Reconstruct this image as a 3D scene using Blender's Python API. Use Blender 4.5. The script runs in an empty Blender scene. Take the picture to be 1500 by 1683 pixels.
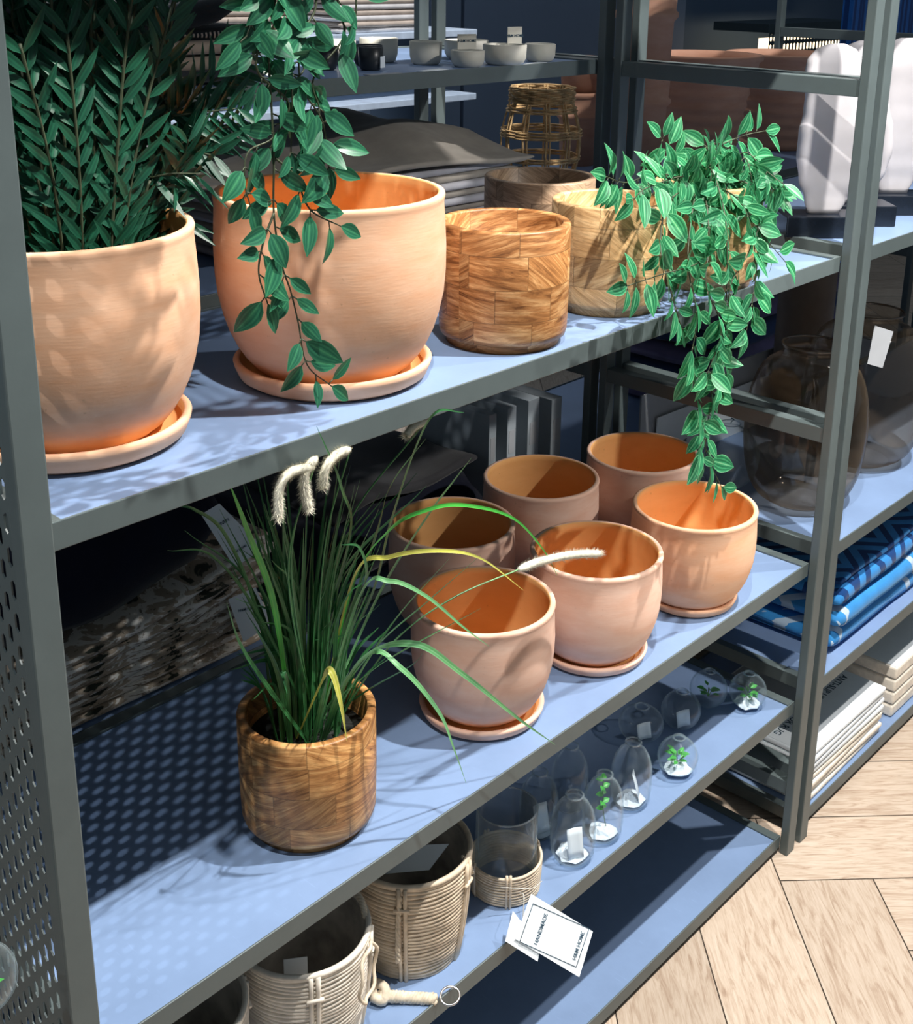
import bpy, bmesh, math, random
from mathutils import Vector, Matrix, noise
random.seed(7)
C = bpy.context.scene.collection
PI = math.pi
VINE_B={'s1':[(0.9407, 0.085, 1.1702), (0.9322, 0.05, 1.1947), (0.8927, 0.0, 1.1496), (0.8745, -0.02, 1.0957), (0.8772, -0.02, 1.0269), (0.8729, -0.015, 0.9644), (0.8755, -0.01, 0.8985), (0.8747, -0.01, 0.8495), (0.9195, -0.01, 0.7854)],
's2':[(0.9615, 0.08, 1.1684), (0.8548, 0.02, 1.1665), (0.8029, -0.01, 1.1058), (0.8148, -0.02, 1.0394), (0.8089, -0.02, 0.9804), (0.8374, -0.02, 0.9112), (0.8456, -0.02, 0.8445)],
's3':[(0.9599, 0.07, 1.1699), (0.9263, 0.0, 1.1602), (0.9289, -0.02, 1.1097), (0.8775, -0.025, 1.066), (0.8889, -0.02, 0.9934), (0.8761, -0.02, 0.9331)],
's4':[(0.9471, 0.08, 1.1701), (0.9694, 0.07, 1.2078), (1.0169, 0.06, 1.2238), (1.0652, 0.05, 1.2285)],
's5':[(0.9599, 0.07, 1.1699), (0.9595, 0.02, 1.1609), (0.9504, -0.01, 1.128), (0.9993, -0.03, 1.0769)],
's6':[(0.8959, 0.0, 1.1267), (0.8131, -0.02, 1.1058), (0.7385, -0.02, 1.1042), (0.6692, -0.02, 1.1026)],
's7':[(0.9471, 0.08, 1.1701), (0.8337, 0.06, 1.1967), (0.7582, 0.05, 1.1958), (0.7031, 0.04, 1.2102)],
's8':[(0.9471, 0.08, 1.1701), (0.9016, 0.08, 1.2057), (0.8654, 0.08, 1.2352)],
's9':[(0.9455, 0.07, 1.1716), (0.8026, 0.02, 1.1731), (0.7589, 0.0, 1.1326), (0.7524, -0.02, 1.0876), (0.7836, -0.02, 1.0309)],
's10':[(0.9599, 0.07, 1.1699), (0.9721, 0.02, 1.1748), (0.9802, 0.0, 1.1417), (0.9363, -0.02, 1.1086), (0.9272, -0.03, 1.058), (0.9146, -0.03, 0.9979)],
's11':[(0.9615, 0.08, 1.1684), (0.9725, 0.09, 1.2052), (1.0228, 0.09, 1.2123)],
's12':[(0.9455, 0.07, 1.1716), (0.8819, 0.02, 1.1631), (0.8467, -0.01, 1.1208), (0.8139, -0.03, 1.0784), (0.8553, -0.03, 1.0181), (0.8287, -0.03, 0.9627)],
's13':[(0.9615, 0.08, 1.1684), (0.856, 0.04, 1.193), (0.7518, 0.02, 1.1934), (0.7293, 0.02, 1.1824)],
's14':[(0.9615, 0.08, 1.1684), (0.9679, 0.04, 1.1805), (0.9846, 0.03, 1.203), (0.9796, 0.01, 1.1598)]}
VINE_A={'a':[(0.1925, -0.03, 1.4679), (0.1858, -0.03, 1.4052), (0.1863, -0.03, 1.3534), (0.1877, -0.03, 1.295), (0.1858, -0.03, 1.249), (0.1912, -0.03, 1.21), (0.1999, -0.03, 1.1841), (0.2063, -0.03, 1.1579), (0.2144, -0.03, 1.1204), (0.2398, -0.03, 1.096)],
'b':[(0.198, -0.03, 1.4681), (0.2038, -0.03, 1.4051), (0.2067, -0.03, 1.3612), (0.2065, -0.03, 1.3253), (0.2041, -0.03, 1.2934)],
'c':[(0.2588, -0.03, 1.4705), (0.2542, -0.03, 1.4046), (0.2597, -0.03, 1.3773), (0.2281, -0.03, 1.3467), (0.2334, -0.03, 1.3211), (0.2204, -0.03, 1.2965)],
'd':[(0.187, -0.03, 1.4677), (0.1775, -0.03, 1.3798), (0.1762, -0.03, 1.3539), (0.2037, -0.03, 1.3301), (0.1882, -0.03, 1.3064), (0.164, -0.03, 1.2974), (0.1596, -0.03, 1.2753), (0.1642, -0.03, 1.2565)],
'e':[(0.2234, -0.03, 1.4691), (0.2329, -0.03, 1.4048), (0.2173, -0.03, 1.3786), (0.216, -0.03, 1.3428), (0.2363, -0.03, 1.3139), (0.2415, -0.03, 1.2778)],
'f':[(0.1858, -0.03, 1.249), (0.1743, -0.03, 1.2271), (0.1692, -0.03, 1.2042), (0.1768, -0.03, 1.1786)],
'g':[(0.1887, -0.03, 1.2904), (0.2075, -0.03, 1.2744), (0.2218, -0.03, 1.2465), (0.253, -0.03, 1.229)],
'h':[(0.212, -0.03, 1.4686), (0.1921, -0.03, 1.3966), (0.2028, -0.03, 1.379), (0.2194, -0.03, 1.3562), (0.2012, -0.03, 1.3392), (0.1943, -0.03, 1.3127)],
'i':[(0.2649, -0.03, 1.4708), (0.2729, -0.03, 1.4044), (0.2679, -0.03, 1.377)],
'j':[(0.1888, -0.03, 1.4472), (0.1708, -0.03, 1.3885), (0.1609, -0.03, 1.3761)]}
GRASS={'g1':[(0.3547, 0.12, 0.6451), (0.3919, 0.1, 0.7778), (0.3807, 0.05, 0.8971), (0.3653, 0.0, 0.9941), (0.3733, -0.02, 1.0351), (0.4123, -0.02, 1.0248)],
'g2':[(0.3504, 0.12, 0.6472), (0.3575, 0.08, 0.8272), (0.3711, 0.04, 0.897), (0.4021, 0.02, 0.9142), (0.4446, 0.01, 0.9088), (0.5094, 0.0, 0.8767), (0.5622, 0.0, 0.8224), (0.5911, 0.0, 0.7782)],
'g3':[(0.359, 0.12, 0.643), (0.3487, 0.07, 0.8411), (0.3709, 0.04, 0.8672), (0.4095, 0.01, 0.8704), (0.4625, 0.0, 0.8457), (0.5329, -0.0, 0.7818)],
'g4':[(0.359, 0.12, 0.643), (0.3475, 0.06, 0.8249), (0.3611, 0.03, 0.8477), (0.3923, 0.01, 0.8261), (0.436, 0.0, 0.7775), (0.4776, 0.0, 0.7367)],
'g5':[(0.3589, 0.12, 0.6392), (0.3552, 0.07, 0.7445), (0.385, 0.02, 0.7713), (0.4369, 0.0, 0.7211), (0.5166, -0.01, 0.6338), (0.5868, -0.01, 0.5634)],
'g6':[(0.3546, 0.12, 0.6413), (0.3546, 0.06, 0.7539), (0.3677, 0.02, 0.7495), (0.4005, -0.0, 0.6931), (0.4134, -0.01, 0.6474), (0.434, -0.01, 0.5928)],
'g7':[(0.3589, 0.12, 0.6392), (0.3903, 0.08, 0.743), (0.4227, 0.04, 0.7957), (0.4624, 0.0, 0.8499)],
'g8':[(0.3632, 0.12, 0.6371), (0.3984, 0.07, 0.7421), (0.4385, 0.02, 0.8006), (0.5237, 0.0, 0.8102)],
'g9':[(0.3632, 0.12, 0.6371), (0.3987, 0.07, 0.7652), (0.4467, 0.03, 0.8409)],
'g10':[(0.3589, 0.12, 0.6392), (0.4096, 0.1, 0.7853), (0.4427, 0.06, 0.8796), (0.4626, 0.04, 0.9208), (0.4792, 0.03, 0.9446)],
'g11':[(0.3208, 0.14, 0.6487), (0.2647, 0.12, 0.8214), (0.2047, 0.08, 0.9351), (0.1538, 0.05, 0.9869), (0.1333, 0.05, 0.997)],
'g12':[(0.3208, 0.14, 0.6487), (0.2564, 0.1, 0.8193), (0.1904, 0.08, 0.9191), (0.1311, 0.06, 0.9535)],
'g13':[(0.3126, 0.14, 0.6527), (0.2604, 0.1, 0.7429), (0.2011, 0.06, 0.8328), (0.174, 0.04, 0.8949)],
'g14':[(0.3294, 0.12, 0.6538), (0.2563, 0.08, 0.8403), (0.1989, 0.04, 0.9565), (0.1679, 0.02, 1.0184)],
'g15':[(0.3632, 0.12, 0.6371), (0.3815, 0.09, 0.7059), (0.3969, 0.05, 0.7452), (0.4862, 0.02, 0.7707)],
'g16':[(0.3675, 0.12, 0.6349), (0.39, 0.09, 0.6871), (0.4148, 0.05, 0.7228), (0.4128, 0.03, 0.7538)],
'y1':[(0.3005, 0.08, 0.6834), (0.295, 0.06, 0.7514), (0.2994, 0.05, 0.7647), (0.3017, 0.04, 0.7364), (0.3058, 0.035, 0.6893)],
'y2':[(0.2733, 0.08, 0.7004), (0.2599, 0.07, 0.7632), (0.2544, 0.07, 0.7758), (0.253, 0.06, 0.7573)],
'g17':[(0.3378, 0.12, 0.6534), (0.3318, 0.07, 0.8137), (0.3288, 0.03, 0.8633), (0.3125, 0.02, 0.9051), (0.2899, 0.02, 0.9163)],
'g18':[(0.3462, 0.12, 0.6493), (0.3502, 0.08, 0.8708), (0.2913, 0.02, 0.974), (0.2517, 0.005, 1.0482)],
'g19':[(0.359, 0.12, 0.643), (0.3924, 0.09, 0.8522), (0.3715, 0.04, 0.9426), (0.3867, 0.005, 0.999)]}
TAILS={'f1':[(0.5237, 0.0, 0.8102), (0.563, 0.0, 0.8059), (0.6178, 0.0, 0.7934), (0.6705, 0.0, 0.7758)],
'f2':[(0.243, 0.0, 1.0137), (0.2194, 0.0, 1.0168), (0.2059, 0.0, 1.0071), (0.2028, -0.0, 0.9799)],
'f3':[(0.2508, 0.005, 1.019), (0.234, 0.0, 1.0124), (0.2321, 0.0, 0.9959), (0.2356, 0.0, 0.977)],
'f4':[(0.2943, 0.01, 1.013), (0.2775, 0.01, 1.012), (0.2609, 0.005, 1.0056), (0.2569, 0.005, 0.9894)],
'f5':[(0.4119, 0.03, 1.0042), (0.3951, 0.03, 1.0012), (0.3852, 0.03, 0.9951)]}
FRONDS=[[(0.1913, 0.184, 1.1984), (0.1852, 0.1807, 1.2981), (0.1831, 0.1773, 1.3694), (0.1827, 0.174, 1.4563)],
[(0.1853, 0.184, 1.1993), (0.1537, 0.1873, 1.2898), (0.1398, 0.1907, 1.3603), (0.1329, 0.194, 1.4364)],
[(0.1792, 0.184, 1.2002), (0.1425, 0.1907, 1.27), (0.1225, 0.1973, 1.3115), (0.1212, 0.204, 1.3699)],
[(0.1853, 0.184, 1.1993), (0.1443, 0.2073, 1.247), (0.1349, 0.2307, 1.2504), (0.1314, 0.254, 1.2586)],
[(0.1913, 0.184, 1.1984), (0.1984, 0.164, 1.2987), (0.2133, 0.144, 1.3552), (0.2225, 0.124, 1.4289)],
[(0.1944, 0.184, 1.1979), (0.2085, 0.164, 1.2716), (0.2481, 0.144, 1.3228), (0.3002, 0.124, 1.3554)],
[(0.1944, 0.184, 1.1979), (0.2009, 0.164, 1.2513), (0.2265, 0.144, 1.28), (0.2773, 0.124, 1.2961)],
[(0.1944, 0.184, 1.1979), (0.2348, 0.2007, 1.2977), (0.2492, 0.2173, 1.344), (0.2562, 0.234, 1.4174)],
[(0.1973, 0.184, 1.1958), (0.2131, 0.164, 1.2499), (0.226, 0.144, 1.2721), (0.2432, 0.124, 1.27)],
[(0.1944, 0.184, 1.1979), (0.1902, 0.164, 1.2312), (0.2, 0.144, 1.2538), (0.2297, 0.124, 1.2556)],
[(0.1822, 0.184, 1.1997), (0.1642, 0.1807, 1.3251), (0.1521, 0.1773, 1.3991), (0.1565, 0.174, 1.4693)],
[(0.1791, 0.184, 1.1985), (0.1252, 0.1873, 1.2259), (0.1084, 0.1907, 1.2329), (0.0909, 0.194, 1.2296)],
[(0.1851, 0.184, 1.1976), (0.1621, 0.1907, 1.2312), (0.1421, 0.1973, 1.2847), (0.1385, 0.204, 1.3249)],
[(0.1974, 0.184, 1.1975), (0.2313, 0.2073, 1.3189), (0.2422, 0.2307, 1.3861), (0.2813, 0.254, 1.4491)],
[(0.1883, 0.184, 1.1988), (0.1753, 0.1707, 1.3252), (0.1883, 0.1573, 1.3751), (0.1817, 0.144, 1.4699)],
[(0.1822, 0.184, 1.1997), (0.1311, 0.1907, 1.3264), (0.1196, 0.1973, 1.3894), (0.1175, 0.204, 1.4361)],
[(0.1972, 0.184, 1.1936), (0.206, 0.1773, 1.2028), (0.2181, 0.1707, 1.2131), (0.2297, 0.164, 1.2152)],
[(0.1944, 0.184, 1.1979), (0.2165, 0.164, 1.2972), (0.2219, 0.144, 1.3038), (0.2713, 0.124, 1.3082)],
[(0.1883, 0.184, 1.1988), (0.162, 0.1973, 1.2515), (0.166, 0.2107, 1.338), (0.1908, 0.224, 1.3973)],
[(0.1853, 0.184, 1.1993), (0.17, 0.1807, 1.2579), (0.1341, 0.1773, 1.3223), (0.0926, 0.174, 1.349)],
[(0.1853, 0.184, 1.1993), (0.146, 0.1807, 1.3113), (0.1018, 0.1773, 1.3718), (0.0978, 0.174, 1.3998)],
[(0.1912, 0.184, 1.1967), (0.2009, 0.1873, 1.2538), (0.1804, 0.1907, 1.3079), (0.1527, 0.194, 1.3596)],
[(0.1839, 0.184, 1.1978), (0.1553, 0.1907, 1.2214), (0.1331, 0.1973, 1.2496), (0.1182, 0.204, 1.2862)],
[(0.2005, 0.184, 1.197), (0.2085, 0.164, 1.2289), (0.2183, 0.144, 1.2518), (0.2191, 0.124, 1.2854)]]
CAM_M=[[0.669935, 0.209877, -0.712137], [-0.742239, 0.210492, -0.636219], [0.016372, 0.954801, 0.296795]]
CAM_L=[-0.39985, -0.77082, 1.43395]
FPX,PPX,PPY=2035.162,796.442,570.510
Z1, Z2, Z3, Z4, ZU, ZB = 1.036, 0.5445, 0.295, 0.0344, 1.56, 1.287
W, S0, DP, PW = 1.25, 0.015, 0.4214, 0.025

# ------------------------------------------------------------------ materials
class NT:
    def __init__(s, name):
        s.m = bpy.data.materials.new(name); s.m.use_nodes = True
        s.t = s.m.node_tree; s.n = s.t.nodes; s.l = s.t.links
        s.b = s.n['Principled BSDF']
    def add(s, typ, **k):
        n = s.n.new(typ)
        for a, v in k.items():
            if a.startswith('i_'):
                key = a[2:]; key = int(key) if key.isdigit() else key.replace('_', ' ')
                n.inputs[key].default_value = v
            else: setattr(n, a, v)
        return n
    def link(s, a, b): s.l.new(a, b)
    def math(s, op, a, b=None, clamp=False):
        n = s.n.new('ShaderNodeMath'); n.operation = op; n.use_clamp = clamp
        for i, v in enumerate((a, b)):
            if v is None: continue
            if isinstance(v, (int, float)): n.inputs[i].default_value = v
            else: s.link(v, n.inputs[i])
        return n.outputs[0]
    def ramp(s, fac, stops, interp='LINEAR'):
        r = s.n.new('ShaderNodeValToRGB'); r.color_ramp.interpolation = interp
        e = r.color_ramp.elements
        while len(e) > 1: e.remove(e[-1])
        e[0].position = stops[0][0]; e[0].color = (*stops[0][1], 1)
        for p, c in stops[1:]:
            q = e.new(p); q.color = (*c, 1)
        s.link(fac, r.inputs[0]); return r.outputs[0]
    def mix(s, fac, a, b, mode='MIX'):
        n = s.n.new('ShaderNodeMix'); n.data_type = 'RGBA'; n.blend_type = mode
        for i, v in ((0, fac), (6, a), (7, b)):
            if isinstance(v, (int, float)): n.inputs[i].default_value = v
            elif isinstance(v, tuple): n.inputs[i].default_value = (*v, 1)
            else: s.link(v, n.inputs[i])
        return n.outputs[2]
    def coord(s, kind='Object', scale=(1, 1, 1)):
        c = s.n.new('ShaderNodeTexCoord'); mp = s.n.new('ShaderNodeMapping')
        mp.inputs['Scale'].default_value = scale; s.link(c.outputs[kind], mp.inputs[0]); return mp.outputs[0]
    def noise(s, vec, scale, detail=3, rough=.5, dist=0):
        n = s.add('ShaderNodeTexNoise', i_Scale=scale, i_Detail=detail, i_Roughness=rough, i_Distortion=dist)
        if vec is not None: s.link(vec, n.inputs['Vector'])
        return n.outputs[0]
    def bump(s, h, strength=.3, dist=.001):
        b = s.add('ShaderNodeBump', i_Strength=strength, i_Distance=dist)
        s.link(h, b.inputs['Height']); s.link(b.outputs[0], s.b.inputs['Normal'])
    def base(s, c):
        if isinstance(c, tuple): s.b.inputs['Base Color'].default_value = (*c, 1)
        else: s.link(c, s.b.inputs['Base Color'])
    def rough(s, v, spec=.5): s.b.inputs['Roughness'].default_value = v; s.b.inputs['Specular IOR Level'].default_value = spec

def plain(name, col, rough=.5, spec=.5, metal=0, var=.12, vs=30, bump=0):
    t = NT(name); v = t.coord()
    n = t.noise(v, vs, 4)
    t.base(t.ramp(n, [(.3, tuple(c*(1-var) for c in col)), (.7, tuple(min(1, c*(1+var)) for c in col))]))
    t.rough(rough, spec); t.b.inputs['Metallic'].default_value = metal
    if bump: t.bump(t.noise(v, vs*8, 2), bump)
    return t.m

M = {}
M['metal'] = plain('powder_coated_metal', (.095, .122, .125), .42, .5, var=.05, bump=.05)
M['metal_dark'] = plain('dark_metal', (.045, .066, .075), .4, .5, var=.06)

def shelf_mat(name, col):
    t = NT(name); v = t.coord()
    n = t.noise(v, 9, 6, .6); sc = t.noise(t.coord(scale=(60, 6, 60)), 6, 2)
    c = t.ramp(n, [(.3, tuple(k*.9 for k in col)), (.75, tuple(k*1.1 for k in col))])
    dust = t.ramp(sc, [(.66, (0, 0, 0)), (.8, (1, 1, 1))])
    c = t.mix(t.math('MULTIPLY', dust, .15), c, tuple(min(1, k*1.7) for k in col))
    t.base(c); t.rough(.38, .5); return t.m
M['board'] = shelf_mat('blue_grey_shelf', (.205, .30, .49))  # same grey metal as the frame, cool light on the tops put into the colour
M['board_dark'] = shelf_mat('dark_blue_shelf', (.10, .14, .22))

def terracotta(name, outer, dust):
    t = NT(name); v = t.coord(scale=(1, 1, 3)); n = t.noise(v, 14, 5, .6)
    c = t.ramp(n, [(.32, outer), (.7, dust)])
    ban = t.noise(t.coord(scale=(.4, .4, 40)), 3, 3)
    c = t.mix(t.math('MULTIPLY', t.ramp(ban, [(.45, (0, 0, 0)), (.75, (1, 1, 1))]), .25), c, dust)
    sp = t.noise(t.coord(), 160, 2)
    c = t.mix(t.math('MULTIPLY', t.ramp(sp, [(.72, (0, 0, 0)), (.78, (1, 1, 1))]), .35), c, tuple(k*.5 for k in outer))
    t.base(c); t.rough(.85, .2); t.bump(t.noise(t.coord(scale=(1, 1, 8)), 60, 3), .12); return t.m
M['terra'] = terracotta('chalky_terracotta', (.80, .43, .25), (.87, .56, .38))
M['terra_pink'] = terracotta('pale_pink_terracotta', (.78, .46, .33), (.86, .61, .49))
M['terra_in'] = terracotta('raw_terracotta_inside', (.80, .41, .15), (.86, .47, .19))
M['terra_dark'] = terracotta('garden_terracotta', (.52, .27, .18), (.60, .35, .25))

def wood(name, dark, mid, light, seed=0.0):
    t = NT(name); tc = t.add('ShaderNodeTexCoord'); sx = t.add('ShaderNodeSeparateXYZ')
    t.link(tc.outputs['Object'], sx.inputs[0]); X, Y, Z = sx.outputs
    ang = t.math('ADD', t.math('ARCTAN2', Y, X), seed)
    rowf = t.math('DIVIDE', Z, .036); row = t.math('FLOOR', rowf)
    rn = t.add('ShaderNodeTexWhiteNoise', noise_dimensions='1D'); t.link(t.math('ADD', row, seed*3+.5), rn.inputs['W'])
    colf = t.math('ADD', t.math('MULTIPLY', ang, 7/(2*PI)), t.math('MULTIPLY', rn.outputs['Value'], 5.3)); col = t.math('FLOOR', colf)
    idn = t.add('ShaderNodeTexWhiteNoise', noise_dimensions='2D')
    cb = t.add('ShaderNodeCombineXYZ'); t.link(row, cb.inputs[0]); t.link(col, cb.inputs[1]); t.link(cb.outputs[0], idn.inputs['Vector'])
    rnd = idn.outputs['Value']
    g = t.add('ShaderNodeCombineXYZ')
    # grain coordinates: along the arc stretched, tilted by a random shear per block
    arc = t.math('MULTIPLY', ang, .075)
    shear = t.math('MULTIPLY', t.math('SUBTRACT', rnd, .5), 1.6)
    zz = t.math('ADD', Z, t.math('MULTIPLY', arc, shear))
    t.link(t.math('MULTIPLY', arc, 9), g.inputs[0]); t.link(t.math('MULTIPLY', zz, 70), g.inputs[1]); t.link(t.math('MULTIPLY', rnd, 37), g.inputs[2])
    gr = t.noise(g.outputs[0], 1.6, 7, .68, 1.1)
    fine = t.add('ShaderNodeCombineXYZ'); t.link(t.math('MULTIPLY', arc, 40), fine.inputs[0]); t.link(t.math('MULTIPLY', zz, 420), fine.inputs[1]); t.link(t.math('MULTIPLY', rnd, 9), fine.inputs[2])
    fg = t.noise(fine.outputs[0], 1.3, 3, .6)
    c = t.ramp(gr, [(.3, dark), (.48, mid), (.68, light)])
    c = t.mix(.55, c, t.ramp(fg, [(.3, (.45, .4, .36)), (.6, (1, 1, 1))]), 'MULTIPLY')
    tone = t.ramp(rnd, [(0, (.62, .6, .56)), (.45, (1, .95, .9)), (1, (1.25, 1.2, 1.1))])
    c = t.mix(.8, c, tone, 'MULTIPLY')
    fr = t.math('FRACT', rowf); seam = t.math('LESS_THAN', fr, .022)
    fc = t.math('FRACT', colf); seam2 = t.math('LESS_THAN', fc, .014)
    c = t.mix(t.math('MULTIPLY', t.math('MAXIMUM', seam, seam2), .55), c, (.07, .035, .015))
    t.base(c); t.rough(.42, .45); t.bump(fg, .12, .0006); return t.m
M['wood'] = wood('mango_wood_blocks', (.10, .033, .009), (.42, .19, .065), (.76, .47, .22))
M['wood_pale'] = wood('pale_mango_wood', (.34, .19, .08), (.62, .40, .20), (.84, .62, .36), 1.3)
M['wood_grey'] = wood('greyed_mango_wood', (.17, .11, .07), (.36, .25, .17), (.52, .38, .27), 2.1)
M['wood_b'] = wood('brown_mango_wood', (.14, .05, .014), (.46, .22, .075), (.80, .48, .20), 4.4)

def leafmat(name, dark, mid, edge, stripes=True, rough=.35):
    t = NT(name); uv = t.add('ShaderNodeUVMap'); sx = t.add('ShaderNodeSeparateXYZ'); t.link(uv.outputs[0], sx.inputs[0])
    u = sx.outputs[0]
    if stripes:
        c = t.ramp(u, [(0, edge), (.05, mid), (.16, dark), (.25, mid), (.34, dark), (.45, mid), (.5, edge), (.55, mid), (.66, dark), (.75, mid), (.84, dark), (.95, mid), (1, edge)])
    else:
        c = t.ramp(u, [(0, mid), (.3, dark), (.48, mid), (.52, mid), (.7, dark), (1, mid)])
    geo = t.add('ShaderNodeNewGeometry'); ob = t.noise(t.coord(scale=(1, 1, 1)), 22, 2)
    c = t.mix(.6, c, t.ramp(ob, [(.3, (.55, .6, .6)), (.7, (1.25, 1.3, 1.05))]), 'MULTIPLY')
    t.base(c); t.rough(rough, .5)
    try: t.b.inputs['Subsurface Weight'].default_value = 0
    except Exception: pass
    tr = t.add('ShaderNodeBsdfTranslucent'); t.link(c, tr.inputs[0])
    mx = t.add('ShaderNodeMixShader'); mx.inputs[0].default_value = .22
    out = t.n['Material Output']; t.link(t.b.outputs[0], mx.inputs[1]); t.link(tr.outputs[0], mx.inputs[2]); t.link(mx.outputs[0], out.inputs[0])
    return t.m
M['leaf'] = leafmat('striped_green_leaf', (.010, .12, .05), (.06, .34, .16), (.26, .58, .32))
M['leaf_dull'] = leafmat('dusky_green_leaf', (.012, .10, .06), (.035, .18, .10), (.06, .26, .13))
M['fern'] = leafmat('deep_green_fern', (.006, .060, .038), (.014, .10, .058), (.03, .15, .08), False, .4)
M['grass'] = leafmat('grass_blade_green', (.02, .12, .045), (.07, .26, .09), (.2, .4, .15), False, .4)
M['grass_light'] = leafmat('light_grass_green', (.10, .33, .12), (.22, .48, .25), (.4, .6, .3), False, .4)
M['grass_bright'] = leafmat('bright_grass_green', (.03, .42, .06), (.12, .5, .08), (.4, .6, .2), False, .4)
M['grass_yellow'] = leafmat('yellow_grass', (.55, .55, .06), (.75, .7, .22), (.6, .6, .1), False, .4)
M['stem'] = plain('brown_green_stem', (.045, .06, .03), .6)
M['stem_green'] = plain('green_stem', (.06, .16, .06), .5)
M['fluff'] = plain('cream_fluff', (.72, .69, .57), .9, .1, var=.15, vs=200)
M['soil'] = plain('dark_filler', (.01, .012, .01), .8)
M['floor_gap'] = plain('dark_joint', (.05, .035, .025), .9)

def glassmat(name, face, edge, gloss=.035, edge_glint=(.80, .93, 1), base=.05):
    """thin walled glass: clear when seen square on, denser at the edges, glossy by Fresnel"""
    t = NT(name); t.n.remove(t.b); lw = t.add('ShaderNodeLayerWeight', i_Blend=.35); fr = t.math('ADD', t.math('MULTIPLY', t.math('POWER', lw.outputs['Facing'], 3), .75), base)
    tr = t.add('ShaderNodeBsdfTransparent'); gl = t.add('ShaderNodeBsdfGlossy', i_Roughness=gloss)
    t.link(t.ramp(lw.outputs['Facing'], [(0, face), (.55, face), (1, edge)]), tr.inputs[0])
    mx = t.add('ShaderNodeMixShader'); t.link(fr, mx.inputs[0]); t.link(tr.outputs[0], mx.inputs[1])
    sc = t.add('ShaderNodeBsdfTranslucent'); df = t.add('ShaderNodeBsdfDiffuse')     # diffuse tint at the edges: bright glass outlines painted in
    for q in (sc, df): q.inputs[0].default_value = (*edge_glint, 1)
    m2 = t.add('ShaderNodeMixShader'); m2.inputs[0].default_value = .5; t.link(sc.outputs[0], m2.inputs[1]); t.link(df.outputs[0], m2.inputs[2])
    m3 = t.add('ShaderNodeMixShader'); m3.inputs[0].default_value = .40; t.link(gl.outputs[0], m3.inputs[1]); t.link(m2.outputs[0], m3.inputs[2])
    t.link(m3.outputs[0], mx.inputs[2]); t.link(mx.outputs[0], t.n['Material Output'].inputs[0]); return t.m
M['glass'] = glassmat('clear_glass', (.975, .99, 1), (.74, .86, .92))
M['glass_rim'] = glassmat('thick_glass_rim', (.9, .96, 1), (.7, .85, .92), base=.30)  # stronger diffuse share paints the bright ring along the lip
M['smoke_rim'] = glassmat('thick_smoky_glass_rim', (.5, .42, .34), (.3, .25, .2), edge_glint=(.35, .28, .2), base=.25)
M['smoke'] = glassmat('smoky_brown_glass', (.85, .81, .76), (.46, .39, .31), edge_glint=(.42, .34, .25))
M['tissue'] = plain('white_tissue_paper', (.78, .86, .93), .7, .3, var=.06)
M['card'] = plain('white_card', (.80, .86, .90), .6, .3, var=.02)
M['card_grey'] = plain('grey_card', (.38, .40, .43), .6, .3, var=.04)
M['ink'] = plain('navy_ink', (.03, .07, .11), .6, .3)
M['string'] = plain('white_string', (.75, .74, .68), .8)
M['rattan'] = plain('pale_rattan', (.72, .60, .45), .6, .3, var=.2, vs=70)
M['rattan_white'] = plain('whitewashed_rattan', (.80, .74, .64), .6, .3, var=.14, vs=70)
M['rattan_brown'] = plain('brown_wicker', (.62, .42, .21), .6, .3, var=.4, vs=60)
M['rope'] = plain('cream_rope', (.72, .62, .48), .8, .2, var=.2, vs=120)
M['liner'] = plain('grey_brown_liner', (.46, .42, .37), .6, .3, var=.5, vs=22)
M['chrome'] = plain('steel_ring', (.6, .6, .6), .22, .5, 1)
M['ceramic'] = plain('cream_ceramic', (.66, .64, .56), .5, .4, var=.06)
M['ceramic_dark'] = plain('black_ceramic', (.02, .025, .03), .35)
M['plaster'] = plain('white_plaster', (.60, .58, .61), .55, .3, var=.04)
M['black'] = plain('gloss_black_block', (.008, .012, .02), .25)
M['wall'] = plain('navy_wall', (.075, .12, .19), .7, .3, var=.05, vs=2)
M['wall_light'] = plain('slate_panel', (.16, .22, .32), .6, .3, var=.05, vs=2)
M['white_metal'] = plain('white_painted_shelf', (.62, .74, .90), .5)
M['box_grey'] = plain('grey_box_board', (.34, .39, .43), .6, var=.06)
M['brown_jar'] = plain('brown_grey_stoneware', (.13, .10, .08), .7)

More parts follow.
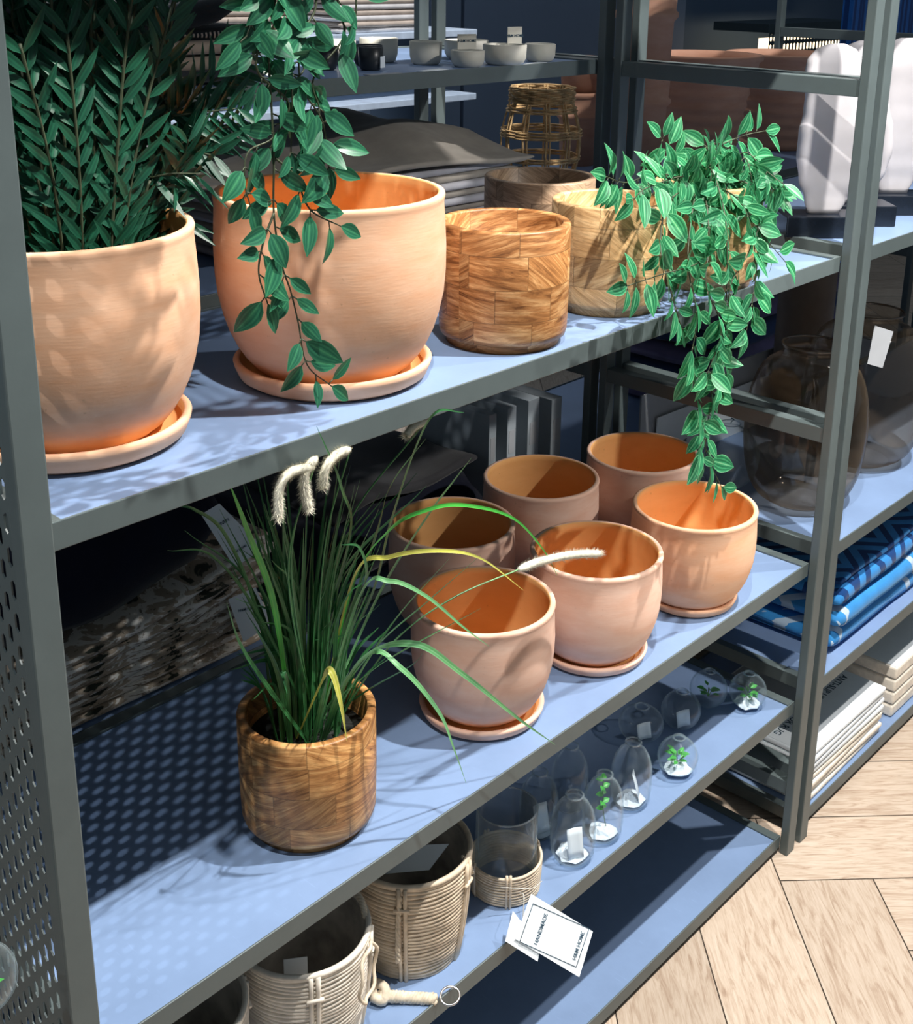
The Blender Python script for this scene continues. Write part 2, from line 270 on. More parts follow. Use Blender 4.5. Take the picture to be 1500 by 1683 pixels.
def cloth(name, col, col2=None, kind=None, scale=1.0):
    t = NT(name); v = t.coord()
    weave = t.noise(t.coord(scale=(300, 300, 300)), 1, 2)
    c = t.ramp(t.noise(v, 25, 4), [(.3, tuple(k*.85 for k in col)), (.7, tuple(min(1, k*1.12) for k in col))])
    if kind == 'dash':      # woven dashes in bands
        w = t.add('ShaderNodeTexBrick', offset=.0, i_Scale=1.0, i_Mortar_Size=.0018, i_Brick_Width=.006, i_Row_Height=.012)
        w.inputs['Color1'].default_value = (1, 1, 1, 1); w.inputs['Color2'].default_value = (1, 1, 1, 1); w.inputs['Mortar'].default_value = (0, 0, 0, 1)
        mp = t.coord(scale=(1, 1, 1)); t.link(mp, w.inputs['Vector'])
        sx = t.add('ShaderNodeSeparateXYZ'); t.link(mp, sx.inputs[0])
        band = t.math('GREATER_THAN', t.math('FRACT', t.math('MULTIPLY', sx.outputs[1], 18)), .62)
        f = t.math('MULTIPLY', w.outputs[0], band)
        c = t.mix(t.math('MULTIPLY', f, .8), c, col2)
    elif kind == 'blotch':
        n = t.noise(t.coord(scale=(20, 20, 85)), 1.2*scale, 4, .6, .5)
        c = t.ramp(n, [(.38, (.035, .04, .03)), (.42, col2), (.5, col2), (.53, col), (.62, col), (.66, tuple(k*.6 for k in col2))])
    elif kind == 'zigzag':
        sx = t.add('ShaderNodeSeparateXYZ'); t.link(v, sx.inputs[0])
        zx = t.math('PINGPONG', t.math('MULTIPLY', sx.outputs[0], 1.0), .07)
        k = t.math('FRACT', t.math('MULTIPLY', t.math('ADD', sx.outputs[1], zx), 24))
        c = t.mix(t.math('GREATER_THAN', k, .55), c, col2)
    elif kind == 'patch':
        sx = t.add('ShaderNodeSeparateXYZ'); t.link(v, sx.inputs[0])
        k = t.math('GREATER_THAN', t.math('FRACT', t.math('ADD', t.math('MULTIPLY', sx.outputs[0], 26), t.math('MULTIPLY', sx.outputs[1], 18))), .55)
        g = t.math('GREATER_THAN', t.noise(t.coord(scale=(5, 5, 5)), 1.5, 2), .5)
        c = t.mix(t.math('MULTIPLY', k, g), c, col2)
    t.base(c); t.rough(.9, .15); t.bump(weave, .25, .001)
    t.b.inputs['Sheen Weight'].default_value = .15
    return t.m
M['c_grey'] = cloth('taupe_grey_linen', (.34, .31, .27))
M['c_greyblue'] = cloth('grey_blue_linen', (.46, .46, .50))
M['c_black'] = cloth('black_woven_rug', (.02, .026, .032), (.60, .56, .5), 'dash')
M['c_ribbed'] = cloth('brown_ribbed_rug', (.26, .22, .18))
M['c_charcoal'] = cloth('charcoal_wool', (.045, .045, .05))
M['c_white'] = cloth('white_towel', (.72, .70, .70))
M['c_pink'] = cloth('cream_towel', (.62, .52, .44))
M['c_check'] = cloth('white_check_towel', (.75, .74, .76), (.36, .30, .28), 'patch')
M['c_navy'] = cloth('navy_throw', (.03, .055, .13))
M['c_purple'] = cloth('purple_grey_throw', (.14, .12, .22))
M['c_blotch'] = cloth('leaf_print_cotton', (.80, .76, .70), (.42, .34, .26), 'blotch')
M['c_blackfluff'] = cloth('black_shaggy_rug', (.006, .008, .02))
M['c_blue'] = cloth('bright_blue_rug', (.035, .24, .60), (.006, .045, .17), 'zigzag')
M['c_blue2'] = cloth('blue_and_white_rug', (.04, .26, .62), (.45, .58, .72), 'patch')
M['c_bluewall'] = cloth('royal_blue_cloth', (.02, .13, .45), (.01, .05, .2), 'zigzag')

def floor_mat():
    t = NT('pale_oak_herringbone'); at = t.add('ShaderNodeAttribute', attribute_name='plank'); sx = t.add('ShaderNodeSeparateColor'); t.link(at.outputs['Color'], sx.inputs[0])
    uv = t.add('ShaderNodeUVMap'); su = t.add('ShaderNodeSeparateXYZ'); t.link(uv.outputs[0], su.inputs[0])
    g = t.add('ShaderNodeCombineXYZ'); t.link(t.math('MULTIPLY', su.outputs[0], 2.2), g.inputs[0]); t.link(t.math('MULTIPLY', su.outputs[1], 16), g.inputs[1]); t.link(t.math('MULTIPLY', sx.outputs[0], 60), g.inputs[2])
    n = t.noise(g.outputs[0], 1.5, 6, .6, 1.4)
    c = t.ramp(n, [(.22, (.30, .20, .14)), (.38, (.46, .35, .265)), (.52, (.57, .465, .37)), (.75, (.64, .54, .45))])
    g2 = t.add('ShaderNodeCombineXYZ'); t.link(t.math('MULTIPLY', su.outputs[0], 12), g2.inputs[0]); t.link(t.math('MULTIPLY', su.outputs[1], 160), g2.inputs[1]); t.link(t.math('MULTIPLY', sx.outputs[0], 20), g2.inputs[2])
    f = t.noise(g2.outputs[0], 1, 3)
    c = t.mix(.35, c, t.ramp(f, [(.3, (.7, .64, .58)), (.6, (1, 1, 1))]), 'MULTIPLY')
    k = t.noise(g.outputs[0], .55, 1); 
    kn = t.add('ShaderNodeTexVoronoi', i_Scale=2.3); cb = t.add('ShaderNodeCombineXYZ'); t.link(t.math('MULTIPLY', su.outputs[0], 1.3), cb.inputs[0]); t.link(t.math('MULTIPLY', su.outputs[1], 2.6), cb.inputs[1]); t.link(t.math('MULTIPLY', sx.outputs[1], 30), cb.inputs[2]); t.link(cb.outputs[0], kn.inputs['Vector'])
    c = t.mix(t.ramp(kn.outputs['Distance'], [(.0, (.75, .75, .75)), (.05, (0, 0, 0))]), c, (.16, .11, .09))
    tone = t.ramp(sx.outputs[2], [(0, (.86, .85, .84)), (1, (1.08, 1.07, 1.06))])
    c = t.mix(1.0, c, tone, 'MULTIPLY')
    t.base(c); t.rough(.5, .4); return t.m
M['floor'] = floor_mat()

# ------------------------------------------------------------------ mesh builder
class MB:
    def __init__(s): s.v = []; s.f = []; s.mi = []; s.uv = []; s.sm = []
    def face(s, idx, m=0, uv=None, smooth=True): s.f.append(tuple(idx)); s.mi.append(m); s.uv.append(uv); s.sm.append(smooth)
    def box(s, x0, x1, y0, y1, z0, z1, m=0, rot=0, piv=None):
        b = len(s.v); pts = [(x, y, z) for z in (z0, z1) for y in (y0, y1) for x in (x0, x1)]
        if rot:
            px, py = piv or ((x0+x1)/2, (y0+y1)/2); c_, s_ = math.cos(rot), math.sin(rot)
            pts = [(px+(x-px)*c_-(y-py)*s_, py+(x-px)*s_+(y-py)*c_, z) for x, y, z in pts]
        s.v += pts
        for q in ((0, 2, 3, 1), (4, 5, 7, 6), (0, 1, 5, 4), (2, 6, 7, 3), (0, 4, 6, 2), (1, 3, 7, 5)): s.face([b+i for i in q], m, None, False)
        return s
    def lathe(s, prof, n=64, c=(0, 0), m=0, close=False, ms=None, sq=None):
        b = len(s.v); k = len(prof)
        for r, z in prof:
            for i in range(n):
                a = 2*PI*i/n; s.v.append((c[0]+r*math.cos(a), c[1]+r*math.sin(a)*(sq or 1), z))
        for j in range(k-1 if not close else k):
            j2 = (j+1) % k
            for i in range(n):
                i2 = (i+1) % n
                s.face((b+j*n+i, b+j*n+i2, b+j2*n+i2, b+j2*n+i), ms[j] if ms else m)
        if not close:
            if prof[0][0] > 1e-6: s.face([b+i for i in range(n)][::-1], ms[0] if ms else m, None, False)
            if prof[-1][0] > 1e-6: s.face([b+(k-1)*n+i for i in range(n)], ms[-1] if ms else m, None, False)
        return s
    def tube(s, pts, r, n=6, m=0, closed=False):
        pts = [Vector(p) for p in pts]; b = len(s.v); k = len(pts)
        rr = r if isinstance(r, (list, tuple)) else [r]*k
        up = Vector((0, 0, 1)); prev = None
        for i, p in enumerate(pts):
            d = (pts[(i+1) % k]-pts[i-1]) if closed else (pts[min(i+1, k-1)]-pts[max(i-1, 0)])
            if d.length < 1e-9: d = Vector((0, 0, 1))
            d.normalize()
            a = prev if prev is not None else (Vector((1, 0, 0)) if abs(d.z) > .9 else up)
            a = (a-d*a.dot(d)); a = a.normalized() if a.length > 1e-6 else d.orthogonal().normalized()
            prev = a; c = d.cross(a)
            for j in range(n):
                t = 2*PI*j/n; s.v.append(tuple(p+(a*math.cos(t)+c*math.sin(t))*rr[i]))
        for i in range(k if closed else k-1):
            i2 = (i+1) % k
            for j in range(n):
                j2 = (j+1) % n; s.face((b+i*n+j, b+i*n+j2, b+i2*n+j2, b+i2*n+j), m)
        if not closed:
            s.face([b+j for j in range(n)][::-1], m); s.face([b+(k-1)*n+j for j in range(n)], m)
        return s
    def leaf(s, p, d, up, L, wd, bend=.3, fold=.25, m=0, nu=6, tipw=1.0):
        """pointed leaf with a midrib fold and a droop"""
        p = Vector(p); d = Vector(d).normalized(); up = Vector(up)
        side = d.cross(up); side = side.normalized() if side.length > 1e-4 else d.orthogonal().normalized()
        nrm = side.cross(d).normalized(); b = len(s.v)
        for i in range(nu+1):
            t = i/nu; w = wd*.5*(math.sin(PI*min(1, t**.8))**.85)*(1 if t < .98 else 0)
            if i == 0: w = wd*.04
            if i == nu: w = 0.0002
            c = p+d*(L*t*(1-.12*bend*t))-nrm*(L*bend*t*t*.55)
            for q in (-1, -.5, 0, .5, 1):
                s.v.append(tuple(c+side*(w*q)+nrm*(abs(q)*w*fold)))
        for i in range(nu):
            for q in range(4):
                a = b+i*5+q
                s.face((a, a+1, a+6, a+5), m, ((q/4, i/nu), ((q+1)/4, i/nu), ((q+1)/4, (i+1)/nu), (q/4, (i+1)/nu)))
        return s
    def blade(s, pts, w, m=0, nrm=(0, -1, 0), fold=.3, tw=.0):
        pts = [Vector(p) for p in pts]; k = len(pts); b = len(s.v)
        for i, p in enumerate(pts):
            t = i/(k-1); d = (pts[min(i+1, k-1)]-pts[max(i-1, 0)]).normalized()
            n_ = Vector(nrm); n_ = Matrix.Rotation(tw*t, 3, d) @ n_
            sd = d.cross(n_); sd = sd.normalized() if sd.length > 1e-3 else d.orthogonal().normalized()
            nn = sd.cross(d).normalized(); ww = w*.5*(min(1, .55+t*1.5) if t < .3 else 1)*(1-max(0, (t-.35)/.65)**1.6)+.0002
            for q in (-1, 0, 1): s.v.append(tuple(p+sd*ww*q+nn*abs(q)*ww*fold))
        for i in range(k-1):
            for q in range(2):
                a = b+i*3+q; s.face((a, a+1, a+4, a+3), m, ((q/2, i/k), ((q+1)/2, i/k), ((q+1)/2, (i+1)/k), (q/2, (i+1)/k)))
        return s
    def build(s, name, mats, parent=None, off=(0, 0, 0), bevel=0, solid=0, sub=0, loc=None):
        me = bpy.data.meshes.new(name); o3 = Vector(off)
        me.from_pydata([tuple(Vector(v)-o3) for v in s.v], [], s.f); 
        for m in (mats if isinstance(mats, (list, tuple)) else [mats]): me.materials.append(M[m])
        for p, mi, sm in zip(me.polygons, s.mi, s.sm): p.material_index = mi; p.use_smooth = sm
        if any(u is not None for u in s.uv):
            ul = me.uv_layers.new(name='UVMap')
            for p, u in zip(me.polygons, s.uv):
                if u:
                    for li, c in zip(p.loop_indices, u): ul.data[li].uv = c
        me.update(); o = bpy.data.objects.new(name, me); C.objects.link(o)
        if parent: o.parent = parent
        if loc: o.location = loc
        if bevel:
            b = o.modifiers.new('Bevel', 'BEVEL'); b.width = bevel; b.segments = 2; b.limit_method = 'ANGLE'; b.angle_limit = .7
        if solid:
            b = o.modifiers.new('Solidify', 'SOLIDIFY'); b.thickness = solid; b.offset = 0
        if sub:
            b = o.modifiers.new('Subdivision', 'SUBSURF'); b.levels = sub; b.render_levels = sub
        return o

def thing(name, label, cat, loc=(0, 0, 0), rz=0, group=None):
    o = bpy.data.objects.new(name, None); C.objects.link(o); o.empty_display_size = .05
    o.location = loc; o.rotation_euler = (0, 0, rz); o['label'] = label; o['category'] = cat
    if group: o['group'] = group
    return o
def tag(o, label, cat, group=None, kind=None):
    o['label'] = label; o['category'] = cat
    if group: o['group'] = group
    if kind: o['kind'] = kind
    return o
def dup(o, loc, rz=None, label=None, parent=None):
    c = o.copy(); C.objects.link(c)
    if parent is not None: c.parent = parent
    else:
        c.location = loc
        if rz is not None: c.rotation_euler = (0, 0, rz)
        if label: c['label'] = label
    for ch in list(o.children): dup(ch, None, parent=c)
    return c
def smooth_path(pts, n=8):
    pts = [Vector(p) for p in pts]; P = [pts[0]*2-pts[1]]+pts+[pts[-1]*2-pts[-2]]; out = []
    for i in range(1, len(P)-2):
        a, b, c, d = P[i-1:i+3]
        for j in range(n):
            t = j/n; out.append(.5*((2*b)+(c-a)*t+(2*a-5*b+4*c-d)*t*t+(3*b-a-3*c+d)*t**3))
    out.append(P[-2]); return out
def text_part(name, body, size, parent, mat, R, loc, align='CENTER'):
    cu = bpy.data.curves.new(name, 'FONT'); cu.body = body; cu.size = size; cu.align_x = align; cu.align_y = 'CENTER'; cu.resolution_u = 2; cu.extrude = .0001; cu.offset = size*.012
    t = bpy.data.objects.new(name, cu); C.objects.link(t)
    dg = bpy.context.evaluated_depsgraph_get(); me = bpy.data.meshes.new_from_object(t.evaluated_get(dg))
    bpy.data.objects.remove(t)
    me.materials.clear(); me.materials.append(M[mat]); me.transform(Matrix.Translation(loc) @ R)
    o = bpy.data.objects.new(name, me); C.objects.link(o); o.parent = parent; return o

# ------------------------------------------------------------------ setting
def build_floor():
    w = .1556; n = 8; b = MB(); g = .0011; cols = []
    a0, b0 = 1.17, 1.211     # x+y and x-y of one herringbone corner
    def corner(A, B):         # A,B in plank widths -> x,y
        sp = a0+A*w*math.sqrt(2); sm = b0+B*w*math.sqrt(2); return ((sp+sm)/2, (sp-sm)/2)
    rng = random.Random(5)
    def plank(A0, A1, B0, B1, along):
        pts = [corner(A0+g/w, B0+g/w), corner(A0+g/w, B1-g/w), corner(A1-g/w, B1-g/w), corner(A1-g/w, B0+g/w)]
        cx = sum(p[0] for p in pts)/4; cy = sum(p[1] for p in pts)/4
        if not (-3.2 < cx < 7.5 and -3.2 < cy < 6.5): return
        i = len(b.v); b.v += [(x, y, 0) for x, y in pts]
        L = n*w; uv = [(0, 0), (L, 0), (L, w), (0, w)] if along == 'B' else [(0, 0), (0, w), (L, w), (L, 0)]
        uv = [(u*1.0, v*1.0) for u, v in uv]
        b.face((i, i+1, i+2, i+3), 0, [(u*4, v*4) for u, v in uv], False); cols.append((rng.random(), rng.random(), rng.random()))
    for rep in range(-6, 7):
        for k in range(-60, 60):
            sh = rep*2*n
            plank(k, k+1, -k+sh, -k+n+sh, 'B'); j = k
            plank(-j-n, -j, j+sh, j+1+sh, 'A')
    b.f = [tuple(reversed(f)) for f in b.f]; b.uv = [list(reversed(u)) for u in b.uv]
    nf = len(b.f); i = len(b.v)
    b.v += [(-3.5, -3.5, -.001), (8, -3.5, -.001), (8, 7, -.001), (-3.5, 7, -.001)]; b.face((i, i+1, i+2, i+3), 1, [(0, 0)]*4, False)
    o = b.build('floor', ['floor', 'floor_gap']); o['kind'] = 'structure'
    at = o.data.color_attributes.new('plank', 'FLOAT_COLOR', 'CORNER')
    for p, c in zip(o.data.polygons, cols+[(0, 0, 0)]):
        for li in p.loop_indices: at.data[li].color = (*c, 1)
build_floor()
o = MB().box(-2.5, 7.5, 2.75, 2.85, 0, 3).build('wall_back', 'wall'); o['kind'] = 'structure'
o = MB().box(3.1, 3.3, 2.69, 2.75, 0, 3).box(3.32, 4.9, 2.69, 2.75, 0, 3).build('trim_1', 'wall_light'); o['kind'] = 'structure'
o = MB().box(7.4, 7.5, -3, 2.75, 0, 3).build('wall_right', 'wall'); o['kind'] = 'structure'

# ------------------------------------------------------------------ shelving
def shelf(parent, x0, x1, y0, y1, z, label=None):
    f = MB(); t = .0234; L = .0025
    f.box(x0, x1, y0, y0+L, z-t, z).box(x0, x1, y1-L, y1, z-t, z)
    f.box(x0, x0+.016, y0+L, y1-L, z-t, z).box(x1-.016, x1, y0+L, y1-L, z-t, z).box(x0+.016, x1-.016, y0+L, y1-L, z-t, z-.008)
    fr = f.build('shelf', 'metal', parent, bevel=.0008)
    MB().box(x0+.0161, x1-.0161, y0+L+.0001, y1-L-.0001, z-.0079, z-.003).build('shelf_board', 'board', fr)  # top sheet carrying the painted cool-lit tone of the tray
    return fr
def unit(label, x0, levels, mirror=None, panel=False, rails=(1.2864, .7687)):
    """bay whose inner left edge is x0; mirror = y about which the bay is mirrored"""
    t = thing('shelving_unit', label, 'shelving unit', (0, 0, 0), 0, 'shelving bays')
    Y = (lambda y: y) if mirror is None else (lambda y: 2*mirror-y)
    def bx(b, xa, xb, ya, yb, za, zb): ya, yb = sorted((Y(ya), Y(yb))); return b.box(xa, xb, ya, yb, za, zb)
    for xa, xb in ((x0-PW, x0), (x0+W, x0+W+PW)):
        for ya, yb in ((0, S0), (DP, DP+S0)):
            bx(MB(), xa, xb, ya, yb, 0, 1.75).build('post', 'metal', t, bevel=.0015)
        for zr in rails+(.14, 1.73):
            if panel and xa < x0 and zr != 1.73: continue
            bx(MB(), xa+.002, xb-.002, S0, DP, zr-.024, zr).build('side_rail', 'metal', t, bevel=.001)
    for z in levels:
        ya, yb = sorted((Y(S0), Y(DP))); shelf(t, x0, x0+W, ya, yb, z)
    if panel:
        # sheet with staggered vertical slots, a real hole each
        b = MB(); cw, ch, sw, sh = .0125, .0275, .0068, .0182; xs = x0-.013
        y0, y1 = .037, .41; ncol = int((y1-y0)/cw); nrow = 56
        for c in range(ncol):
            yc = y0+(c+.5)*cw; zoff = ch/2 if c % 2 else 0
            for r in range(nrow):
                zc = .03+zoff+(r+.5)*ch; i = len(b.v)
                ya, yb, za, zb = yc-cw/2, yc+cw/2, zc-ch/2, zc+ch/2
                out = [(ya, za), (yc, za), (yb, za), (yb, zc), (yb, zb), (yc, zb), (ya, zb), (ya, zc)]
                q = sw/2; h = sh/2; k = q*.55
                inn = [(yc-q, zc-h+q), (yc, zc-h), (yc+q, zc-h+q), (yc+q, zc), (yc+q, zc+h-q), (yc, zc+h), (yc-q, zc+h-q), (yc-q, zc)]
                b.v += [(xs, y, z) for y, z in out+inn]
                for e in range(8): b.face((i+e, i+(e+1) % 8, i+8+(e+1) % 8, i+8+e), 0, None, False)
        zt = .03+nrow*ch
        for a in ((S0+.001, y0, 0.004, zt+.03), (y0+ncol*cw, DP, .004, zt+.03)):
            i = len(b.v); b.v += [(xs, a[0], a[2]), (xs, a[1], a[2]), (xs, a[1], a[3]), (xs, a[0], a[3])]; b.face((i, i+1, i+2, i+3), 0, None, False)
        o = b.build('perforated_side_panel', 'metal', t, solid=.0014)
        MB().box(x0-.023, x0-.006, S0, S0+.003, .004, zt).build('panel_flange', 'metal', t)
    return t
unit('grey metal shelving bay in front holding plant pots, with perforated left side', 0, (Z4, Z3, Z2, Z1, ZU), panel=True)
unit('grey metal shelving bay at right holding blue rugs and smoky glass vases', 1.32, (Z4, Z3, Z2, Z1, ZU))
MY = .4455
unit('dark shelving bay standing back to back behind the pots, holding folded textiles', 0, (Z4, .28, .5200, Z1, ZB), mirror=MY)
unit('dark shelving bay behind the right bay, holding garden pots and a wicker basket', 1.32, (Z4, .28, .52, Z1), mirror=MY)

# ------------------------------------------------------------------ pots
def pot_prof(R, H, t=.0055, rb=.685):
    """barrel-bellied flower pot: outer wall, rounded lip, inner wall"""
    cv = [(.0, rb*.90), (.012, rb*.93), (.05, .72), (.10, .79), (.17, .86), (.25, .92), (.34, .966), (.45, 1.005), (.57, 1.022), (.70, 1.025), (.83, 1.015), (.94, 1.004)]
    wall = [(R*r, H*z) for z, r in cv]
    out = wall+[(R+.0010, H-.006), (R+.0016, H-.003), (R+.0008, H-.0006), (R-.001, H), (R-t*.8, H), (R-t-.0005, H-.0015)]
    inn = [(r-t, z) for r, z in reversed(wall[2:])]+[(R*rb-t, .01), (.0001, .01)]
    return out, inn
def terra_pot(loc, R, H, label, mat='terra', group='terracotta plant pots', name='terracotta_pot', inm='terra_in'):
    o, i = pot_prof(R, H); b = MB(); b.lathe(o+i, 96, ms=[0]*(len(o)-2)+[1]*(len(i)+2)); 
    ob = b.build(name, [mat, inm], loc=loc); return tag(ob, label, 'plant pot', group)
def saucer(loc, R, H, label, mat='terra'):
    pr = [(R*.86, 0), (R*.95, H*.25), (R*.99, H*.7), (R, H*.9), (R-.002, H), (R-.0065, H*.96), (R-.009, H*.6), (R*.8, .0075), (.0001, .0075)]
    b = MB().lathe(pr, 96, ms=[0]*5+[1]*4)
    return tag(b.build('terracotta_saucer', [mat, 'terra_in'], loc=loc), label, 'saucer', 'terracotta saucers')
ZT = -.003
def pot_on_saucer(x, y, z, R, H, Rs, hs, lp, ls, mat='terra'):
    z += ZT; saucer((x, y, z), Rs, hs, ls, mat); return terra_pot((x, y, z+.0076), R, H-.0046, lp, mat)
pot_on_saucer(.115, .165, Z1, .1088, .185, .0994, .022, 'large pale terracotta pot filled with a bushy green fern', 'terracotta saucer under the large pot with the fern')
pot_on_saucer(.386, .136, Z1, .1105, .1855, .0994, .022, 'large empty terracotta pot behind the dangling vine on the upper shelf', 'terracotta saucer under the large pot behind the dangling vine')
lab2 = 'terracotta saucer under the %s medium pot in the front row'
pot_on_saucer(.608, .1245, Z2, .0864, .150, .0782, .016, 'medium terracotta pot in the front row, nearest to the grass', lab2 % 'nearest', 'terra_pink')
pot_on_saucer(.812, .107, Z2, .0868, .150, .0745, .015, 'medium terracotta pot, middle of the front row of three', lab2 % 'middle', 'terra_pink')
pot_on_saucer(1.030, .094, Z2, .0885, .147, .0705, .015, 'medium terracotta pot in the front row, farthest right by the post', lab2 % 'farthest right')
terra_pot((.735, .298, Z2+ZT), .0858, .155, 'shaded terracotta pot in the back row, left one behind the grass blades', 'terra_pink')
terra_pot((.945, .312, Z2+ZT), .0862, .155, 'shaded terracotta pot, middle of the back row', 'terra_pink')
terra_pot((1.138, .262, Z2+ZT), .0875, .153, 'shaded terracotta pot in the back row under the trailing vine tip', 'terra_pink')

def wood_pot(x, y, z, R, H, label, mat, t=.0095, foot=True):
    z += ZT
    pr = [(R*.87, 0), (R*.87, .0075), (R*.88, .0085), (R*.965, .0105), (R*.985, .016), (R*.99, .03), (R, H*.5), (R*1.0, H-.002), (R-.0015, H), (R-t+.001, H), (R-t, H-.002), (R-t, .014), (.0001, .014)]
    return tag(MB().lathe(pr, 96).build('wooden_plant_pot', mat, loc=(x, y, z)), label, 'plant pot', 'wooden plant pots')
wood_pot(.602, .098, Z1, .0722, .134, 'dark-grained wooden pot beside the large terracotta pot', 'wood')
wood_pot(.800, .102, Z1, .0705, .132, 'pale wooden pot right of the dark-grained one, left of the trailing plant', 'wood_pale')
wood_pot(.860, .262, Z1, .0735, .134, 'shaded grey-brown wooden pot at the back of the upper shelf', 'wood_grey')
wood_pot(.990, .084, Z1, .071, .134, 'pale wooden pot holding the trailing striped-leaf plant', 'wood_pale')
gp = wood_pot(.3300, .1262, Z2, .0735, .134, 'brown wooden block pot with the tall grass', 'wood_b')

# ------------------------------------------------------------------ plants
def vine(name, label, strands, base, lmat, L, wd, step, seed, droop=.5):
    rng = random.Random(seed); t = thing(name, label, 'plant', base)
    st = MB(); lf = MB(); base = Vector(base)
    for nm, pts in strands.items():
        P = smooth_path(pts, 8); st.tube(P, [.0011*(1-.5*i/len(P)) for i in range(len(P))], 5)
        acc = rng.random()*step; side = rng.choice((-1, 1))
        for i in range(1, len(P)):
            seg = P[i]-P[i-1]; acc += seg.length
            if acc >= step:
                acc = 0; side = -side; d = seg.normalized()
                for sgn in ((side, -side) if rng.random() < .55 else (side,)):
                    ref = Vector((rng.uniform(-.6, .6), -1, rng.uniform(-.2, .5))).normalized()
                    sd = d.cross(ref); sd = (sd.normalized() if sd.length > .1 else Vector((1, 0, 0)))*sgn
                    ld = (sd*rng.uniform(.6, 1.0)+d*rng.uniform(.1, .7)+Vector((0, -.35*rng.random(), -droop*rng.random()))).normalized()
                    k = rng.uniform(.7, 1.15)
                    p0 = P[i]; p1 = p0+ld*.005
                    st.tube([p0, p1], .0006, 4)
                    lf.leaf(p1, ld, ref*-1 if rng.random() < .12 else ref, L*k, wd*k*rng.uniform(.8, 1.1), rng.uniform(.05, .55), rng.uniform(.1, .35))
        e = (P[-1]-P[-3]).normalized(); lf.leaf(P[-1], e, (0, -1, .2), L*.9, wd*.8, .2)
    st.build('stem', 'stem', t, off=base); lf.build('leaves', lmat, t, off=base)
    return t
# the leafy pot plant: extra short strands make its crown full
vb = {k: [(x+.0, y, z) for x, y, z in v] for k, v in VINE_B.items()}
rng = random.Random(11); c0 = Vector((.985, .075, Z1+.125))
for i in range(10):
    a = rng.uniform(-PI*.95, PI*.25); r = rng.uniform(.05, .10)
    vb['c%d' % i] = [tuple(c0), tuple(c0+Vector((math.cos(a)*r*.5, math.sin(a)*r*.5, .035*rng.random()+.015))), tuple(c0+Vector((math.cos(a)*r, math.sin(a)*r, rng.uniform(-.02, .03))))]
vine('trailing_plant', 'trailing plant with striped leaves spilling over the pale wooden pot', vb, (.99, .084, Z1+.012), 'leaf', .037, .0200, .0130, 4)
bpy.data.objects['trailing_plant']['category'] = 'plant'
vine('hanging_vine', 'green vine dangling from above in front of the large terracotta pot', VINE_A, (.2, -.03, ZU), 'leaf_dull', .0315, .0155, .0175, 9)
MB().lathe([(.04, 0), (.055, .004), (.06, .06), (.056, .06), (.05, .008), (.0001, .008)], 40).build('hanging_pot', 'terra', bpy.data.objects['hanging_vine'], loc=(.0, .11, -.003))
hv = bpy.data.objects['hanging_vine']
s_ = MB()
for nm, pts in VINE_A.items():
    if nm in 'abcdehi': s_.tube(smooth_path([pts[0], (pts[0][0]*.5+.1, .01, ZU+.07), (.2, .08, ZU+.05)], 5), .0011, 5)
s_.build('stem', 'stem', hv, off=(.2, -.03, ZU))

def fern():
    base = Vector((.115, .165, Z1+.012)); t = thing('potted_fern', 'bushy dark green fern with feathery fronds in the large pot at left', 'plant', base)
    rng = random.Random(2); st = MB(); lf = MB()
    for fr in FRONDS:
        root = Vector((.115+rng.uniform(-.03, .03), .165+rng.uniform(-.03, .03), Z1+.05))
        P = smooth_path([root]+fr[1:], 12); st.tube(P, [.0022*(1-.75*i/len(P)) for i in range(len(P))], 5)
        acc = 0; n = 0; tot = sum((P[i]-P[i-1]).length for i in range(1, len(P))); run = 0
        for i in range(4, len(P)):
            seg = P[i]-P[i-1]; acc += seg.length; run += seg.length
            if acc > .0078:
                acc = 0; d = seg.normalized(); u = run/tot
                ref = Vector((.25, -1, .15)); sd = d.cross(ref).normalized()
                Lf = .052*(1-.5*abs(u-.4))*(1 if u < .8 else .8)
                for sg in (-1, 1):
                    ld = (sd*sg*.75+d*.75+Vector((0, rng.uniform(-.25, .25), 0))).normalized()
                    lf.leaf(P[i], ld, ref+Vector((rng.uniform(-.5, .5), 0, rng.uniform(-.4, .4))), Lf*rng.uniform(.85, 1.15), .0074, rng.uniform(-.1, .3), .2, nu=4)
    for i in range(36):     # short shoots filling the middle
        a = rng.uniform(0, 2*PI); root = base+Vector((math.cos(a)*.03, math.sin(a)*.03, .03)); h = rng.uniform(.15, .42); r = rng.uniform(.02, .13)
        P = smooth_path([root, root+Vector((math.cos(a)*r*.4, math.sin(a)*r*.35, h*.6)), root+Vector((math.cos(a)*r, math.sin(a)*r*.5, h))], 16)
        st.tube(P, .0014, 4); acc = 0
        for k in range(5, len(P)):
            seg = P[k]-P[k-1]; acc += seg.length
            if acc > .011:
                acc = 0; d = seg.normalized(); ref = Vector((.2, -1, .1)); sd = d.cross(ref).normalized()
                for sg in (-1, 1):
                    lf.leaf(P[k], sd*sg*.7+d*.8+Vector((0, rng.uniform(-.4, .4), 0)), ref, .042*rng.uniform(.8, 1.1), .0085, .2, .2, nu=4)
    st.build('stem', 'stem', t, off=base); lf.build('fronds', 'fern', t, off=base)
    MB().lathe([(.0001, 0), (.05, 0), (.07, .05), (.072, .055), (.0001, .06)], 40).build('filler', 'soil', t)
fern()

